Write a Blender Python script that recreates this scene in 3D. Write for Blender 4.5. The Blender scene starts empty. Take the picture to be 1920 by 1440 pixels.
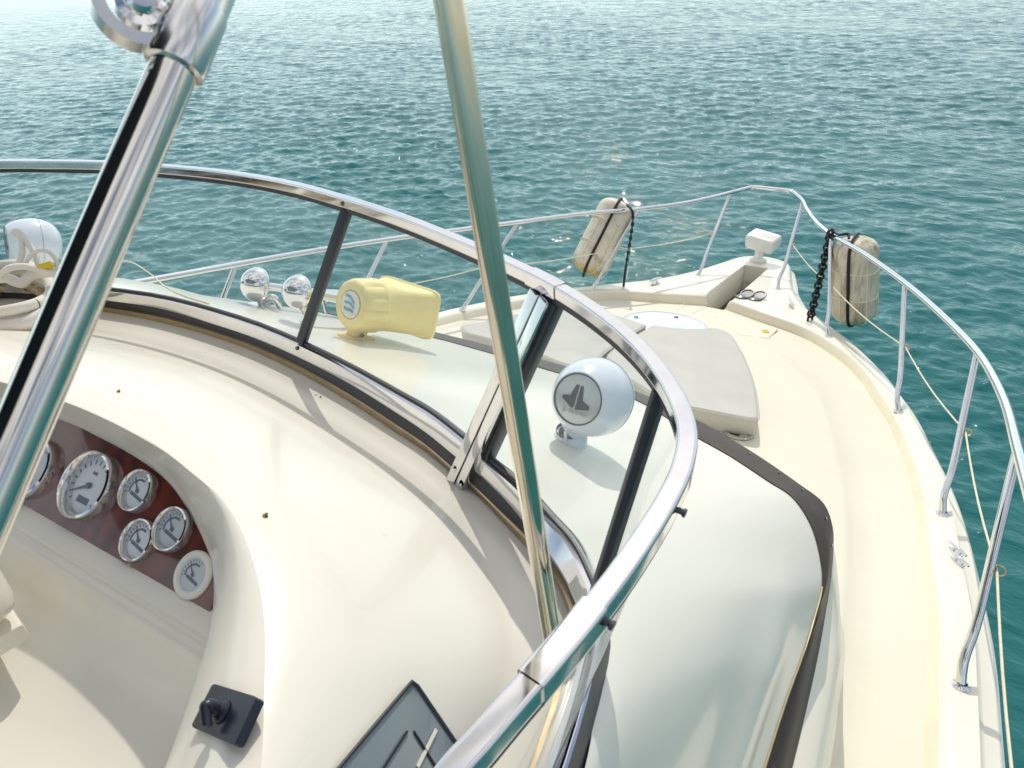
import bpy, bmesh, math, random
import numpy as np
from mathutils import Vector, Matrix
from mathutils.bvhtree import BVHTree
random.seed(7); np.random.seed(7)
S = bpy.context.scene
COL = S.collection
PI = math.pi

# ------------------------------------------------------------------ survey
# boat frame: x to starboard of the centreline, y towards the bow, z above the sea
F, PITCH, PSI, TC, ROLL = 1349.63, 0.562173, 0.572102, -1.613348, -0.059353
CAM = np.array([-TC, 0.0, 4.2])
def ray(px, py):
    x = (px - 960) / F; y = (py - 720) / F
    cr, sr = math.cos(ROLL), math.sin(ROLL)
    x, y = x * cr + y * sr, -x * sr + y * cr
    c, s = math.cos(PITCH), math.sin(PITCH)
    X, Y, Z = x, c - y * s, -s - y * c
    return np.array([X * math.cos(PSI) - Y * math.sin(PSI), X * math.sin(PSI) + Y * math.cos(PSI), Z])
def Zp(px, py, z):
    d = ray(px, py); return CAM + d * ((z - CAM[2]) / d[2])
def Yp(px, py, y):
    d = ray(px, py); return CAM + d * ((y - CAM[1]) / d[1])
def Dp(px, py, k): return CAM + ray(px, py) * k
def PL(px, py, a, b):                       # on the sloping plane z = a + b*y
    d = ray(px, py); k = (a - CAM[2]) / (d[2] - b * d[1]); return CAM + d * k
DA, DB = 2.273, -.172                       # the deck plane (it falls gently towards the bow)
def DK(px, py, dz=0): return PL(px, py, DA + dz, DB)
def dz_at(y, dz=0): return DA + DB * y + dz
def depth(p):
    b = np.array(p) - CAM
    Y = -b[0] * math.sin(PSI) + b[1] * math.cos(PSI)
    return Y * math.cos(PITCH) - b[2] * math.sin(PITCH)
def V(p): return np.array(p, float)

# ------------------------------------------------------------------ materials
def nt(m):
    m.use_nodes = True; return m.node_tree.nodes, m.node_tree.links
def mat(name, col, rough=.4, metal=0, coat=0, var=.0, vscale=6, bump=0, bscale=200, spec=.5, dirt=None, dscale=3, dth=.6, dst=None):
    m = bpy.data.materials.new(name); N, L = nt(m)
    b = N['Principled BSDF']
    b.inputs['Base Color'].default_value = (*col, 1); b.inputs['Roughness'].default_value = rough
    b.inputs['Metallic'].default_value = metal; b.inputs['Coat Weight'].default_value = coat
    b.inputs['Coat Roughness'].default_value = .06
    b.inputs['Specular IOR Level'].default_value = spec
    tc = N.new('ShaderNodeTexCoord')
    last = None
    if var:
        n = N.new('ShaderNodeTexNoise'); n.inputs['Scale'].default_value = vscale; n.inputs['Detail'].default_value = 6
        L.new(tc.outputs['Object'], n.inputs['Vector'])
        r = N.new('ShaderNodeMapRange'); r.inputs['From Min'].default_value = .3; r.inputs['From Max'].default_value = .7
        r.inputs['To Min'].default_value = 1 - var; r.inputs['To Max'].default_value = 1 + var * .5
        L.new(n.outputs['Fac'], r.inputs['Value'])
        mx = N.new('ShaderNodeMix'); mx.data_type = 'RGBA'; mx.blend_type = 'MULTIPLY'; mx.inputs['Factor'].default_value = 1
        mx.inputs['A'].default_value = (*col, 1); L.new(r.outputs['Result'], mx.inputs['B'])
        last = mx.outputs['Result']
        r2 = N.new('ShaderNodeMapRange'); r2.inputs['To Min'].default_value = max(.02, rough - .06); r2.inputs['To Max'].default_value = rough + .08
        L.new(n.outputs['Fac'], r2.inputs['Value']); L.new(r2.outputs['Result'], b.inputs['Roughness'])
    if dirt:
        n = N.new('ShaderNodeTexNoise'); n.inputs['Scale'].default_value = dscale; n.inputs['Detail'].default_value = 9; n.inputs['Roughness'].default_value = .68
        if dst:
            mpp = N.new('ShaderNodeMapping'); mpp.inputs['Scale'].default_value = dst; L.new(tc.outputs['Object'], mpp.inputs['Vector']); L.new(mpp.outputs['Vector'], n.inputs['Vector'])
        else: L.new(tc.outputs['Object'], n.inputs['Vector'])
        r = N.new('ShaderNodeMapRange'); r.inputs['From Min'].default_value = dth; r.inputs['From Max'].default_value = dth + .16
        L.new(n.outputs['Fac'], r.inputs['Value'])
        mx = N.new('ShaderNodeMix'); mx.data_type = 'RGBA'
        if last: L.new(last, mx.inputs['A'])
        else: mx.inputs['A'].default_value = (*col, 1)
        mx.inputs['B'].default_value = (*dirt, 1); L.new(r.outputs['Result'], mx.inputs['Factor'])
        last = mx.outputs['Result']
    if last: L.new(last, b.inputs['Base Color'])
    if bump:
        n = N.new('ShaderNodeTexNoise'); n.inputs['Scale'].default_value = bscale; n.inputs['Detail'].default_value = 3
        L.new(tc.outputs['Object'], n.inputs['Vector'])
        bp = N.new('ShaderNodeBump'); bp.inputs['Strength'].default_value = bump; bp.inputs['Distance'].default_value = .002
        L.new(n.outputs['Fac'], bp.inputs['Height']); L.new(bp.outputs['Normal'], b.inputs['Normal'])
    return m
GEL = (.84, .80, .67)
M = {}
M['gel'] = mat('gelcoat', GEL, .3, coat=.25, var=.03, vscale=2.5, dirt=(.66, .59, .44), dscale=9, dth=.74)
M['deck'] = mat('nonskid_gelcoat', (.76, .715, .58), .55, var=.035, vscale=3, bump=.35, bscale=260, dirt=(.66, .58, .42), dscale=5, dth=.70)
M['roof'] = mat('coachroof_gelcoat', (.83, .80, .70), .24, coat=.3, var=.012, vscale=2, dirt=(.62, .55, .42), dscale=14, dth=.77)
M['dash'] = mat('dash_gelcoat', (.84, .79, .675), .28, coat=.3, var=.035, vscale=4, dirt=(.6, .5, .36), dscale=16, dth=.745)
M['cove'] = mat('console_gelcoat', (.83, .78, .665), .3, coat=.3, var=.03, vscale=4)
M['rib'] = mat('tan_step_gelcoat', (.80, .73, .55), .45, var=.06, vscale=8)
M['chrome'] = mat('stainless_steel', (.76, .755, .75), .035, 1, var=.05, vscale=30)
M['chrome_b'] = mat('brushed_stainless', (.74, .73, .71), .17, 1, var=.06, vscale=40)
M['pole'] = mat('polished_tube', (.74, .71, .65), .07, 1, var=.06, vscale=22, dirt=(.42, .30, .16), dscale=20, dth=.74)
M['pole2'] = mat('warm_reflect_stained_tube', (.74, .67, .54), .07, 1, var=.12, vscale=14, dirt=(.36, .22, .10), dscale=11, dth=.66)  # warm tint stands in for the cream dash reflection; brown patches are stain
M['gold'] = mat('bronze_tint_trim', (.62, .47, .26), .3, 1, var=.15, vscale=25)  # on the windshield base this tone paints the dash reflected in chrome
M['black'] = mat('black_rubber', (.028, .03, .04), .4, var=.15, vscale=20, dirt=(.12, .11, .10), dscale=30, dth=.7)
M['blackp'] = mat('black_plastic', (.012, .014, .028), .3, var=.1)
M['band'] = mat('smoked_window_trim', (.075, .052, .045), .45, spec=.3, var=.25, vscale=8, dirt=(.2, .16, .13), dscale=14, dth=.62)
M['pad'] = mat('sunpad_vinyl', (.51, .495, .44), .5, var=.06, vscale=5, bump=.25, bscale=60)
M['white'] = mat('white_enamel', (.74, .79, .87), .22, coat=.4, var=.02)
M['whitep'] = mat('white_plastic', (.82, .79, .70), .35, var=.06, vscale=12)
M['lampw'] = mat('lamp_white_plastic', (.86, .84, .78), .35, var=.05)
M['hatch'] = mat('pale_blue_acrylic', (.70, .78, .81), .2, coat=.3)
M['horn'] = mat('cream_yellow_plastic', (.92, .77, .32), .42, var=.08, vscale=10, dirt=(.62, .50, .22), dscale=8, dth=.66)
M['fender'] = mat('dirty_fender_vinyl', (.70, .64, .51), .5, var=.15, vscale=9, bump=.3, bscale=30, dirt=(.42, .35, .23), dscale=12, dth=.52, dst=(1, 1, .35))
M['fender2'] = mat('weathered_fender_vinyl', (.66, .60, .47), .55, var=.15, vscale=7, bump=.4, bscale=24, dirt=(.30, .23, .14), dscale=13, dth=.47, dst=(1, 1, .16))
M['fend_end'] = mat('yellowed_fender_end', (.66, .52, .24), .5, var=.2, vscale=10, dirt=(.3, .2, .08), dscale=14, dth=.58)
M['cord'] = mat('cream_cord', (.78, .72, .52), .7, var=.1, vscale=40, bump=.3, bscale=300)
M['rope'] = mat('white_rope', (.80, .75, .66), .75, var=.1, vscale=20, bump=.6, bscale=260, dirt=(.42, .28, .12), dscale=12, dth=.63)
M['rope_r'] = mat('rust_stained_rope', (.66, .55, .36), .75, var=.2, vscale=14, bump=.6, bscale=200, dirt=(.2, .12, .05), dscale=16, dth=.52)
M['yellow'] = mat('yellow_tag', (.78, .52, .01), .5, var=.1)
M['canvas'] = mat('added_canopy_navy', (.008, .009, .022), .8, var=.2, vscale=30)  # for the added canopy out of view
M['wood'] = None
M['iron'] = mat('galvanised_chain', (.12, .10, .08), .6, .4, var=.3, vscale=30)
M['blackchain'] = mat('black_chain', (.012, .012, .013), .45, .3)
M['grey'] = mat('smoked_acrylic', (.20, .235, .25), .16, coat=.5, var=.05)
M['greyin'] = mat('smoked_acrylic_inner', (.24, .265, .265), .2, coat=.3, var=.05)
M['dial'] = mat('gauge_dial', (.62, .66, .68), .25, coat=.8)
M['ink'] = mat('dial_ink', (.15, .17, .21), .4)
M['inkblue'] = mat('blue_print', (.12, .38, .55), .4)
M['badge'] = mat('speaker_badge', (.60, .62, .60), .22, .35, coat=.6)
M['logo'] = mat('logo_dark_grey', (.035, .045, .055), .35)
M['logog'] = mat('logo_pale_grey', (.36, .38, .39), .35)
M['debris'] = mat('rusty_stud', (.22, .13, .06), .5, .5, var=.2)
M['disc'] = mat('dark_grey_rubber', (.06, .065, .075), .4, var=.1)
M['drain'] = mat('dark_hole', (.03, .03, .03), .6)

def wood():
    m = bpy.data.materials.new('varnished_burl_wood'); N, L = nt(m); b = N['Principled BSDF']
    tc = N.new('ShaderNodeTexCoord')
    n = N.new('ShaderNodeTexNoise'); n.inputs['Scale'].default_value = 4; n.inputs['Detail'].default_value = 5; n.inputs['Distortion'].default_value = 2.2
    L.new(tc.outputs['Object'], n.inputs['Vector'])
    w = N.new('ShaderNodeTexWave'); w.inputs['Scale'].default_value = 5; w.inputs['Distortion'].default_value = 9; w.inputs['Detail'].default_value = 3
    L.new(tc.outputs['Object'], w.inputs['Vector'])
    mx = N.new('ShaderNodeMix'); mx.data_type = 'FLOAT'; mx.inputs[0].default_value = .3
    L.new(n.outputs['Fac'], mx.inputs[2]); L.new(w.outputs['Fac'], mx.inputs[3])
    r = N.new('ShaderNodeValToRGB'); L.new(mx.outputs[0], r.inputs['Fac'])
    r.color_ramp.elements[0].position = .3; r.color_ramp.elements[0].color = (.075, .014, .010, 1)
    r.color_ramp.elements[1].position = .75; r.color_ramp.elements[1].color = (.17, .038, .022, 1)
    L.new(r.outputs['Color'], b.inputs['Base Color'])
    b.inputs['Roughness'].default_value = .25; b.inputs['Coat Weight'].default_value = .9; b.inputs['Coat Roughness'].default_value = .05
    return m
M['wood'] = wood()

def glass():
    m = bpy.data.materials.new('tinted_windshield_glass'); N, L = nt(m)
    for n in list(N):
        if n.type == 'BSDF_PRINCIPLED': N.remove(n)
    out = [n for n in N if n.type == 'OUTPUT_MATERIAL'][0]
    t = N.new('ShaderNodeBsdfTransparent'); t.inputs['Color'].default_value = (.965, .985, .982, 1)
    d = N.new('ShaderNodeBsdfDiffuse'); d.inputs['Color'].default_value = (.72, .86, .88, 1)      # milky veil, paints the hazy reflection onto the panes
    tcd = N.new('ShaderNodeTexCoord'); nz = N.new('ShaderNodeTexNoise'); nz.inputs['Scale'].default_value = 5; nz.inputs['Detail'].default_value = 6
    L.new(tcd.outputs['Object'], nz.inputs['Vector'])
    mr = N.new('ShaderNodeMapRange'); mr.inputs['To Min'].default_value = .055; mr.inputs['To Max'].default_value = .11
    L.new(nz.outputs['Fac'], mr.inputs['Value'])
    m0 = N.new('ShaderNodeMixShader'); L.new(mr.outputs['Result'], m0.inputs['Fac']); L.new(t.outputs[0], m0.inputs[1]); L.new(d.outputs[0], m0.inputs[2])
    g = N.new('ShaderNodeBsdfGlossy'); g.inputs['Roughness'].default_value = .015
    lw = N.new('ShaderNodeLayerWeight'); lw.inputs['Blend'].default_value = .5
    pw = N.new('ShaderNodeMath'); pw.operation = 'POWER'; pw.inputs[1].default_value = 6; L.new(lw.outputs['Facing'], pw.inputs[0])
    fr = N.new('ShaderNodeMath'); fr.operation = 'MULTIPLY_ADD'; fr.inputs[1].default_value = .75; fr.inputs[2].default_value = .045; L.new(pw.outputs[0], fr.inputs[0])
    m1 = N.new('ShaderNodeMixShader'); L.new(fr.outputs[0], m1.inputs['Fac']); L.new(m0.outputs[0], m1.inputs[1]); L.new(g.outputs[0], m1.inputs[2])
    L.new(m1.outputs[0], out.inputs['Surface'])
    return m
M['glass'] = glass()

# ------------------------------------------------------------------ mesh helpers
def cr(keys, per=8):
    P = np.array([np.array(k, float) for k in keys]); n = len(P)
    if n == 2: return np.array([P[0] + (P[1] - P[0]) * t for t in np.linspace(0, 1, per + 1)])
    dt = np.maximum(np.linalg.norm(np.diff(P, axis=0), axis=1) ** .6, 1e-6)
    m = np.zeros_like(P)
    s = np.diff(P, axis=0) / dt[:, None]
    m[0], m[-1] = s[0], s[-1]
    for i in range(1, n - 1): m[i] = (s[i - 1] * dt[i] + s[i] * dt[i - 1]) / (dt[i] + dt[i - 1])
    out = []
    for i in range(n - 1):
        for j in range(per):
            t = j / per; h = dt[i]
            out.append((2*t**3-3*t**2+1)*P[i] + (t**3-2*t**2+t)*h*m[i] + (-2*t**3+3*t**2)*P[i+1] + (t**3-t**2)*h*m[i+1])
    out.append(P[-1]); return np.array(out)
def even(path, n):                          # n points evenly along a polyline
    P = np.array(path); d = np.r_[0, np.cumsum(np.linalg.norm(np.diff(P, axis=0), axis=1))]
    t = np.linspace(0, d[-1], n)
    return np.stack([np.interp(t, d, P[:, k]) for k in range(3)], 1)

class MB:
    def __init__(s): s.v = []; s.f = []; s.m = []
    def add(s, v, f, m=0):
        o = len(s.v); s.v += [tuple(map(float, p)) for p in v]; s.f += [tuple(i + o for i in q) for q in f]; s.m += [m] * len(f); return s
    def loft(s, rows, m=0, closed=False, rowm=None):
        n = len(rows[0]); v = [p for r in rows for p in r]; o = len(s.v)
        s.v += [tuple(map(float, p)) for p in v]
        for i in range(len(rows) - 1):
            for j in range(n if closed else n - 1):
                k = (j + 1) % n
                s.f.append((o + i*n + j, o + i*n + k, o + (i+1)*n + k, o + (i+1)*n + j)); s.m.append(rowm[i] if rowm else m)
        return s
    def tube(s, path, r, seg=12, cap=True, m=0, ovality=None):
        P = np.array(path, float); n = len(P)
        R = np.full(n, r, float) if np.isscalar(r) else np.array(r, float)
        T = np.gradient(P, axis=0); T /= np.linalg.norm(T, axis=1)[:, None] + 1e-12
        up = np.array([0, 0, 1.]) if abs(T[0][2]) < .9 else np.array([1., 0, 0])
        a = np.cross(T[0], up); a /= np.linalg.norm(a); rows = []
        for i in range(n):
            a = a - T[i] * (a @ T[i]); a /= np.linalg.norm(a) + 1e-12; b = np.cross(T[i], a)
            rows.append([P[i] + R[i] * (math.cos(2*PI*k/seg) * a + math.sin(2*PI*k/seg) * b) for k in range(seg)])
        o = len(s.v); s.loft(rows, m, True)
        if cap:
            s.f.append(tuple(o + k for k in range(seg))[::-1]); s.f.append(tuple(o + (n-1)*seg + k for k in range(seg))); s.m += [m, m]
        return s
    def lathe(s, prof, o, ax, seg=32, m=0, rowm=None, arc=None):   # prof: (radius, height along axis)
        ax = V(ax) / np.linalg.norm(ax); up = V((0, 0, 1)) if abs(ax[2]) < .9 else V((0, 1, 0))
        a = np.cross(up, ax); a /= np.linalg.norm(a); b = np.cross(ax, a)
        rows = [[V(o) + ax*h + r*(math.cos(2*PI*k/seg)*a + math.sin(2*PI*k/seg)*b) for k in range(seg)] for r, h in prof]
        return s.loft(rows, m, True, rowm)
    def box(s, o, ex, ey, ez, m=0):        # centre and half-axis vectors
        o, ex, ey, ez = map(V, (o, ex, ey, ez))
        v = [o + a*ex + b*ey + c*ez for a in (-1, 1) for b in (-1, 1) for c in (-1, 1)]
        return s.add(v, [(0,1,3,2),(4,6,7,5),(0,4,5,1),(2,3,7,6),(0,2,6,4),(1,5,7,3)], m)
    def prism(s, poly, nrm, h, m=0, mside=None):          # poly: list of 3D points, extruded along nrm by h (from base up)
        n = len(poly); nrm = V(nrm)
        o = len(s.v); s.v += [tuple(map(float, V(p))) for p in poly] + [tuple(map(float, V(p) + nrm*h)) for p in poly]
        s.f.append(tuple(o + i for i in range(n))[::-1]); s.m.append(m)
        s.f.append(tuple(o + n + i for i in range(n))); s.m.append(m)
        for i in range(n):
            k = (i+1) % n; s.f.append((o+i, o+k, o+n+k, o+n+i)); s.m.append(m if mside is None else mside)
        return s
    def build(s, name, mats, parent=None, smooth=True, sharp=38, bevel=0, bseg=2, sub=0):
        me = bpy.data.meshes.new(name); me.from_pydata(s.v, [], s.f)
        if not isinstance(mats, (list, tuple)): mats = [mats]
        for q in mats: me.materials.append(q)
        me.polygons.foreach_set('material_index', s.m)
        bm = bmesh.new(); bm.from_mesh(me)
        bmesh.ops.remove_doubles(bm, verts=bm.verts, dist=1e-6)
        bmesh.ops.recalc_face_normals(bm, faces=bm.faces)
        if bevel:
            es = [e for e in bm.edges if len(e.link_faces) == 2 and e.calc_face_angle(0) > math.radians(30)]
            bmesh.ops.bevel(bm, geom=es, offset=bevel, segments=bseg, profile=.6, affect='EDGES', clamp_overlap=True)
        for f in bm.faces: f.smooth = smooth
        for e in bm.edges:
            if len(e.link_faces) == 2 and e.calc_face_angle(0) > math.radians(sharp): e.smooth = False
        bm.to_mesh(me); bm.free()
        o = bpy.data.objects.new(name, me); COL.objects.link(o)
        if parent: o.parent = parent; o.matrix_parent_inverse = parent_inv(parent)
        if sub:
            md = o.modifiers.new('smooth', 'SUBSURF'); md.levels = sub; md.render_levels = sub
        return o
def world(o):
    mw = o.matrix_basis.copy(); p = o.parent; cur = o
    while p:
        mw = p.matrix_basis @ cur.matrix_parent_inverse @ mw if False else p.matrix_basis @ (cur.matrix_parent_inverse @ mw)
        cur = p; p = p.parent
    return mw
def parent_inv(p): return world(p).inverted()
def tag(o, label, cat, group=None, kind=None):
    if label: o['label'] = label
    if cat: o['category'] = cat
    if group: o['group'] = group
    if kind: o['kind'] = kind
    return o
def thing(name, loc, label, cat, group=None):
    o = bpy.data.objects.new(name, None); COL.objects.link(o); o.location = Vector([float(q) for q in loc]); o.empty_display_size = .05
    return tag(o, label, cat, group)
def bvh(o):
    me = o.data; return BVHTree.FromPolygons([v.co.copy() for v in me.vertices], [tuple(p.vertices) for p in me.polygons])
def hit(t, px, py):
    d = Vector(ray(px, py)).normalized(); r = t.ray_cast(Vector(CAM), d)
    return (V(r[0]), V(r[1]) if V(r[1]) @ V(d) < 0 else -V(r[1])) if r[0] else (None, None)
def basis(n, ref=(1, 0, 0)):
    n = V(n) / np.linalg.norm(n); a = V(ref) - n * (V(ref) @ n); a /= np.linalg.norm(a); return a, np.cross(n, a), n
def rrect(w, h, r, k=5):                   # rounded rectangle outline in 2D
    pts = []
    for cx, cy, a0 in ((w-r, h-r, 0), (-w+r, h-r, PI/2), (-w+r, -h+r, PI), (w-r, -h+r, 1.5*PI)):
        for i in range(k+1): pts.append((cx + r*math.cos(a0 + PI/2*i/k), cy + r*math.sin(a0 + PI/2*i/k)))
    return pts
def mirror(rows): return [np.array(r) * [-1, 1, 1] for r in rows]

# ------------------------------------------------------------------ camera, light, sky
cam = bpy.data.cameras.new('camera'); co = bpy.data.objects.new('camera', cam); COL.objects.link(co)
ex = ray(961, 720) - ray(960, 720); ey = ray(960, 719) - ray(960, 720); ez = -ray(960, 720)
ex, ey, ez = (v / np.linalg.norm(v) for v in (ex, ey, ez))
co.matrix_world = Matrix([[ex[i], ey[i], ez[i], CAM[i]] for i in range(3)] + [[0, 0, 0, 1]])
cam.sensor_width = 36; cam.sensor_fit = 'HORIZONTAL'; cam.lens = F / 1920 * 36; cam.clip_start = .02; cam.clip_end = 6000
cam.dof.use_dof = True; cam.dof.focus_distance = 4.6; cam.dof.aperture_fstop = 16
S.camera = co
SUN_AZ, SUN_EL = math.radians(9) - PSI, math.radians(48)    # compass angle from the bow, clockwise
sd = V((math.sin(SUN_AZ) * math.cos(SUN_EL), math.cos(SUN_AZ) * math.cos(SUN_EL), math.sin(SUN_EL)))
sun = bpy.data.lights.new('sun', 'SUN'); sun.energy = 2.7; sun.angle = math.radians(.53); sun.color = (1, .955, .87)
so = bpy.data.objects.new('sun', sun); COL.objects.link(so); so.rotation_euler = Vector(sd).to_track_quat('Z', 'Y').to_euler(); so.location = (0, 0, 30)
w = bpy.data.worlds.new('World'); S.world = w; w.use_nodes = True
N, L = w.node_tree.nodes, w.node_tree.links
bg = N['Background']; sky = N.new('ShaderNodeTexSky'); sky.sky_type = 'NISHITA'; sky.sun_disc = False
sky.sun_elevation = SUN_EL; sky.sun_rotation = SUN_AZ % (2*PI); sky.air_density = 1.0; sky.dust_density = 1.0; sky.ozone_density = 1.2
tc = N.new('ShaderNodeTexCoord'); mp = N.new('ShaderNodeMapping'); mp.inputs['Scale'].default_value = (1, 1, 2.2)
L.new(tc.outputs['Generated'], mp.inputs['Vector'])
cn = N.new('ShaderNodeTexNoise'); cn.inputs['Scale'].default_value = 2.6; cn.inputs['Detail'].default_value = 8; cn.inputs['Roughness'].default_value = .58; cn.inputs['Distortion'].default_value = .3
L.new(mp.outputs['Vector'], cn.inputs['Vector'])
cm = N.new('ShaderNodeMapRange'); cm.inputs['From Min'].default_value = .36; cm.inputs['From Max'].default_value = .58; cm.inputs['To Max'].default_value = .85
L.new(cn.outputs['Fac'], cm.inputs['Value'])
sx = N.new('ShaderNodeSeparateXYZ'); L.new(tc.outputs['Generated'], sx.inputs[0])
el = N.new('ShaderNodeMapRange'); el.interpolation_type = 'SMOOTHSTEP'; el.inputs['From Min'].default_value = .06; el.inputs['From Max'].default_value = .5; L.new(sx.outputs['Z'], el.inputs['Value'])
mm = N.new('ShaderNodeMath'); mm.operation = 'MULTIPLY'; L.new(cm.outputs['Result'], mm.inputs[0]); L.new(el.outputs['Result'], mm.inputs[1])
mx = N.new('ShaderNodeMix'); mx.data_type = 'RGBA'; L.new(mm.outputs[0], mx.inputs['Factor']); L.new(sky.outputs['Color'], mx.inputs['A']); mx.inputs['B'].default_value = (9.6, 9.5, 9.2, 1)
hz = N.new('ShaderNodeMapRange'); hz.interpolation_type = 'SMOOTHSTEP'; hz.inputs['From Min'].default_value = .38; hz.inputs['From Max'].default_value = 0; hz.inputs['To Max'].default_value = .85; L.new(sx.outputs['Z'], hz.inputs['Value'])
dp = N.new('ShaderNodeVectorMath'); dp.operation = 'DOT_PRODUCT'; dp.inputs[1].default_value = (math.sin(-1.1), math.cos(-1.1), 0); L.new(tc.outputs['Generated'], dp.inputs[0])
gd = N.new('ShaderNodeMapRange'); gd.interpolation_type = 'SMOOTHSTEP'; gd.inputs['From Min'].default_value = -.35; gd.inputs['From Max'].default_value = .85; gd.inputs['To Min'].default_value = .12; L.new(dp.outputs['Value'], gd.inputs['Value'])
hg = N.new('ShaderNodeMath'); hg.operation = 'MULTIPLY'; L.new(hz.outputs['Result'], hg.inputs[0]); L.new(gd.outputs['Result'], hg.inputs[1])
mh = N.new('ShaderNodeMix'); mh.data_type = 'RGBA'; L.new(hg.outputs[0], mh.inputs['Factor']); L.new(mx.outputs['Result'], mh.inputs['A']); mh.inputs['B'].default_value = (10.8, 12.9, 12.7, 1)
L.new(mh.outputs['Result'], bg.inputs['Color']); bg.inputs['Strength'].default_value = .15
S.view_settings.view_transform = 'Standard'; S.view_settings.look = 'None'; S.view_settings.gamma = 1; S.view_settings.exposure = -.22
S.render.engine = 'CYCLES'; S.cycles.use_denoising = True; S.cycles.sample_clamp_indirect = 5; S.cycles.sample_clamp_direct = 0
S.cycles.max_bounces = 10; S.cycles.transparent_max_bounces = 16; S.cycles.caustics_reflective = False; S.cycles.caustics_refractive = False

# ------------------------------------------------------------------ sea
def sea():
    m = bpy.data.materials.new('sea_water'); N, L = nt(m); b = N['Principled BSDF']
    b.inputs['Base Color'].default_value = (.012, .138, .140, 1); b.inputs['Roughness'].default_value = .025; b.inputs['IOR'].default_value = 1.33
    b.inputs['Specular IOR Level'].default_value = .5
    tc = N.new('ShaderNodeTexCoord')
    prev = None
    for sc, st, di in ((.8, .5, .30), (3, .5, .07), (9, .8, .024), (28, .5, .006)):
        mp = N.new('ShaderNodeMapping'); mp.inputs['Rotation'].default_value = (0, 0, PSI * .9); mp.inputs['Scale'].default_value = (.55, 1, 1)
        L.new(tc.outputs['Object'], mp.inputs['Vector'])
        n = N.new('ShaderNodeTexNoise'); n.inputs['Scale'].default_value = sc; n.inputs['Detail'].default_value = 3; n.inputs['Distortion'].default_value = .4
        L.new(mp.outputs['Vector'], n.inputs['Vector'])
        bp = N.new('ShaderNodeBump'); bp.inputs['Strength'].default_value = st; bp.inputs['Distance'].default_value = di
        L.new(n.outputs['Fac'], bp.inputs['Height'])
        if prev: L.new(prev.outputs['Normal'], bp.inputs['Normal'])
        prev = bp
    L.new(prev.outputs['Normal'], b.inputs['Normal'])
    rng = np.random.RandomState(3)
    # rings around the boat, finer where the camera looks
    rr = [0.5]
    while rr[-1] < 5500: rr.append(rr[-1] * (1.0043 if rr[-1] < 90 else 1.03) + .009)
    rr = np.array(rr)
    c0 = -PSI
    th = np.r_[np.linspace(c0 - .75, c0 + .75, 640), np.linspace(c0 + .75, c0 - .75 + 2*PI, 70)[1:-1]]
    Rg, Tg = np.meshgrid(rr, th, indexing='ij')
    X = CAM[0] + Rg * np.sin(Tg); Y = Rg * np.cos(Tg); Zz = np.zeros_like(X)
    wd = -PSI + .15
    for k in range(60):
        lam = .10 * (.95 / .10) ** rng.rand(); a = wd + rng.normal(0, .55); kk = 2*PI/lam
        amp = .0044 * lam * (1.7 if .14 < lam < .42 else .95) * (.6 + .8 * rng.rand())
        fade = np.clip((lam / (Rg * .006 + 1e-6)) - 1.0, 0, 1)
        ph = kk * (X * math.sin(a) + Y * math.cos(a)) + rng.rand() * 2*PI
        s_ = np.sin(ph); Zz += amp * fade * (s_ + .25 * np.cos(2*ph))
    gust = sum(np.sin(X*kx + Y*ky + p_) for kx, ky, p_ in ((.21, .33, 0), (-.37, .19, 2), (.11, -.46, 4), (.62, .5, 1)))/4
    Zz *= 1 + .5*gust
    nR, nT = X.shape
    v = np.stack([X, Y, Zz], -1).reshape(-1, 3)
    idx = np.arange(nR * nT).reshape(nR, nT)
    a, b_, c, d = idx[:-1], idx[1:], np.roll(idx, -1, 1)[1:], np.roll(idx, -1, 1)[:-1]
    q = np.stack([a, b_, c, d], -1).reshape(-1, 4)[:, ::-1]
    me = bpy.data.meshes.new('sea'); nv, nf = len(v), len(q)
    me.vertices.add(nv); me.vertices.foreach_set('co', v.astype(np.float32).ravel())
    me.loops.add(nf*4); me.loops.foreach_set('vertex_index', q.astype(np.int32).ravel())
    me.polygons.add(nf); me.polygons.foreach_set('loop_start', np.arange(0, nf*4, 4, dtype=np.int32)); me.polygons.foreach_set('loop_total', np.full(nf, 4, np.int32))
    me.update(); me.validate()
    me.polygons.foreach_set('use_smooth', np.ones(len(me.polygons), bool)); me.materials.append(m)
    o = bpy.data.objects.new('sea', me); COL.objects.link(o); o['kind'] = 'structure'
    # the water right under the boat
sea()

# ------------------------------------------------------------------ the yacht
yacht = thing('motor_yacht', (0, 2, 1.5), 'cream white motor yacht seen over its foredeck towards the bow', 'motor yacht')
PAIRS = [((0,7.55),(0,8.22)),((.06,7.55),(.14,8.18)),((.12,7.55),(.30,8.02)),((.12,7.2),(.42,7.62)),((.12,6.6),(.55,7.1)),((.12,6.12),(.80,6.46)),
 ((.46,5.94),(1.02,6.1)),((.84,5.74),(1.25,5.74)),((1.16,5.41),(1.46,5.36)),((1.4,5.02),(1.64,4.98)),((1.55,4.62),(1.79,4.57)),((1.66,4.31),(1.87,4.27)),
 ((1.85,3.54),(2.045,3.55)),((1.94,2.81),(2.15,2.8)),((1.98,2.47),(2.185,2.45)),((2.0,2.06),(2.2,2.05)),((2.01,1.67),(2.21,1.65)),((2.01,.5),(2.21,.5)),((2.01,-2),(2.21,-2))]
PER = 8
Ik = [p[0] for p in PAIRS]; Ok = [p[1] for p in PAIRS]
OUT = cr(Ok, PER)
INN = np.vstack([np.vstack([cr(Ik[i:i+2], PER)[:-1] for i in range(5)]), cr(Ik[5:], PER)])
inw = INN - OUT; dd = np.linalg.norm(inw, axis=1); inw /= dd[:, None]
ks = np.arange(len(OUT)) / PER
def row(xy, dz): return np.c_[xy, DA + DB * xy[:, 1] + dz]
slot = ks < 4.99
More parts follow.
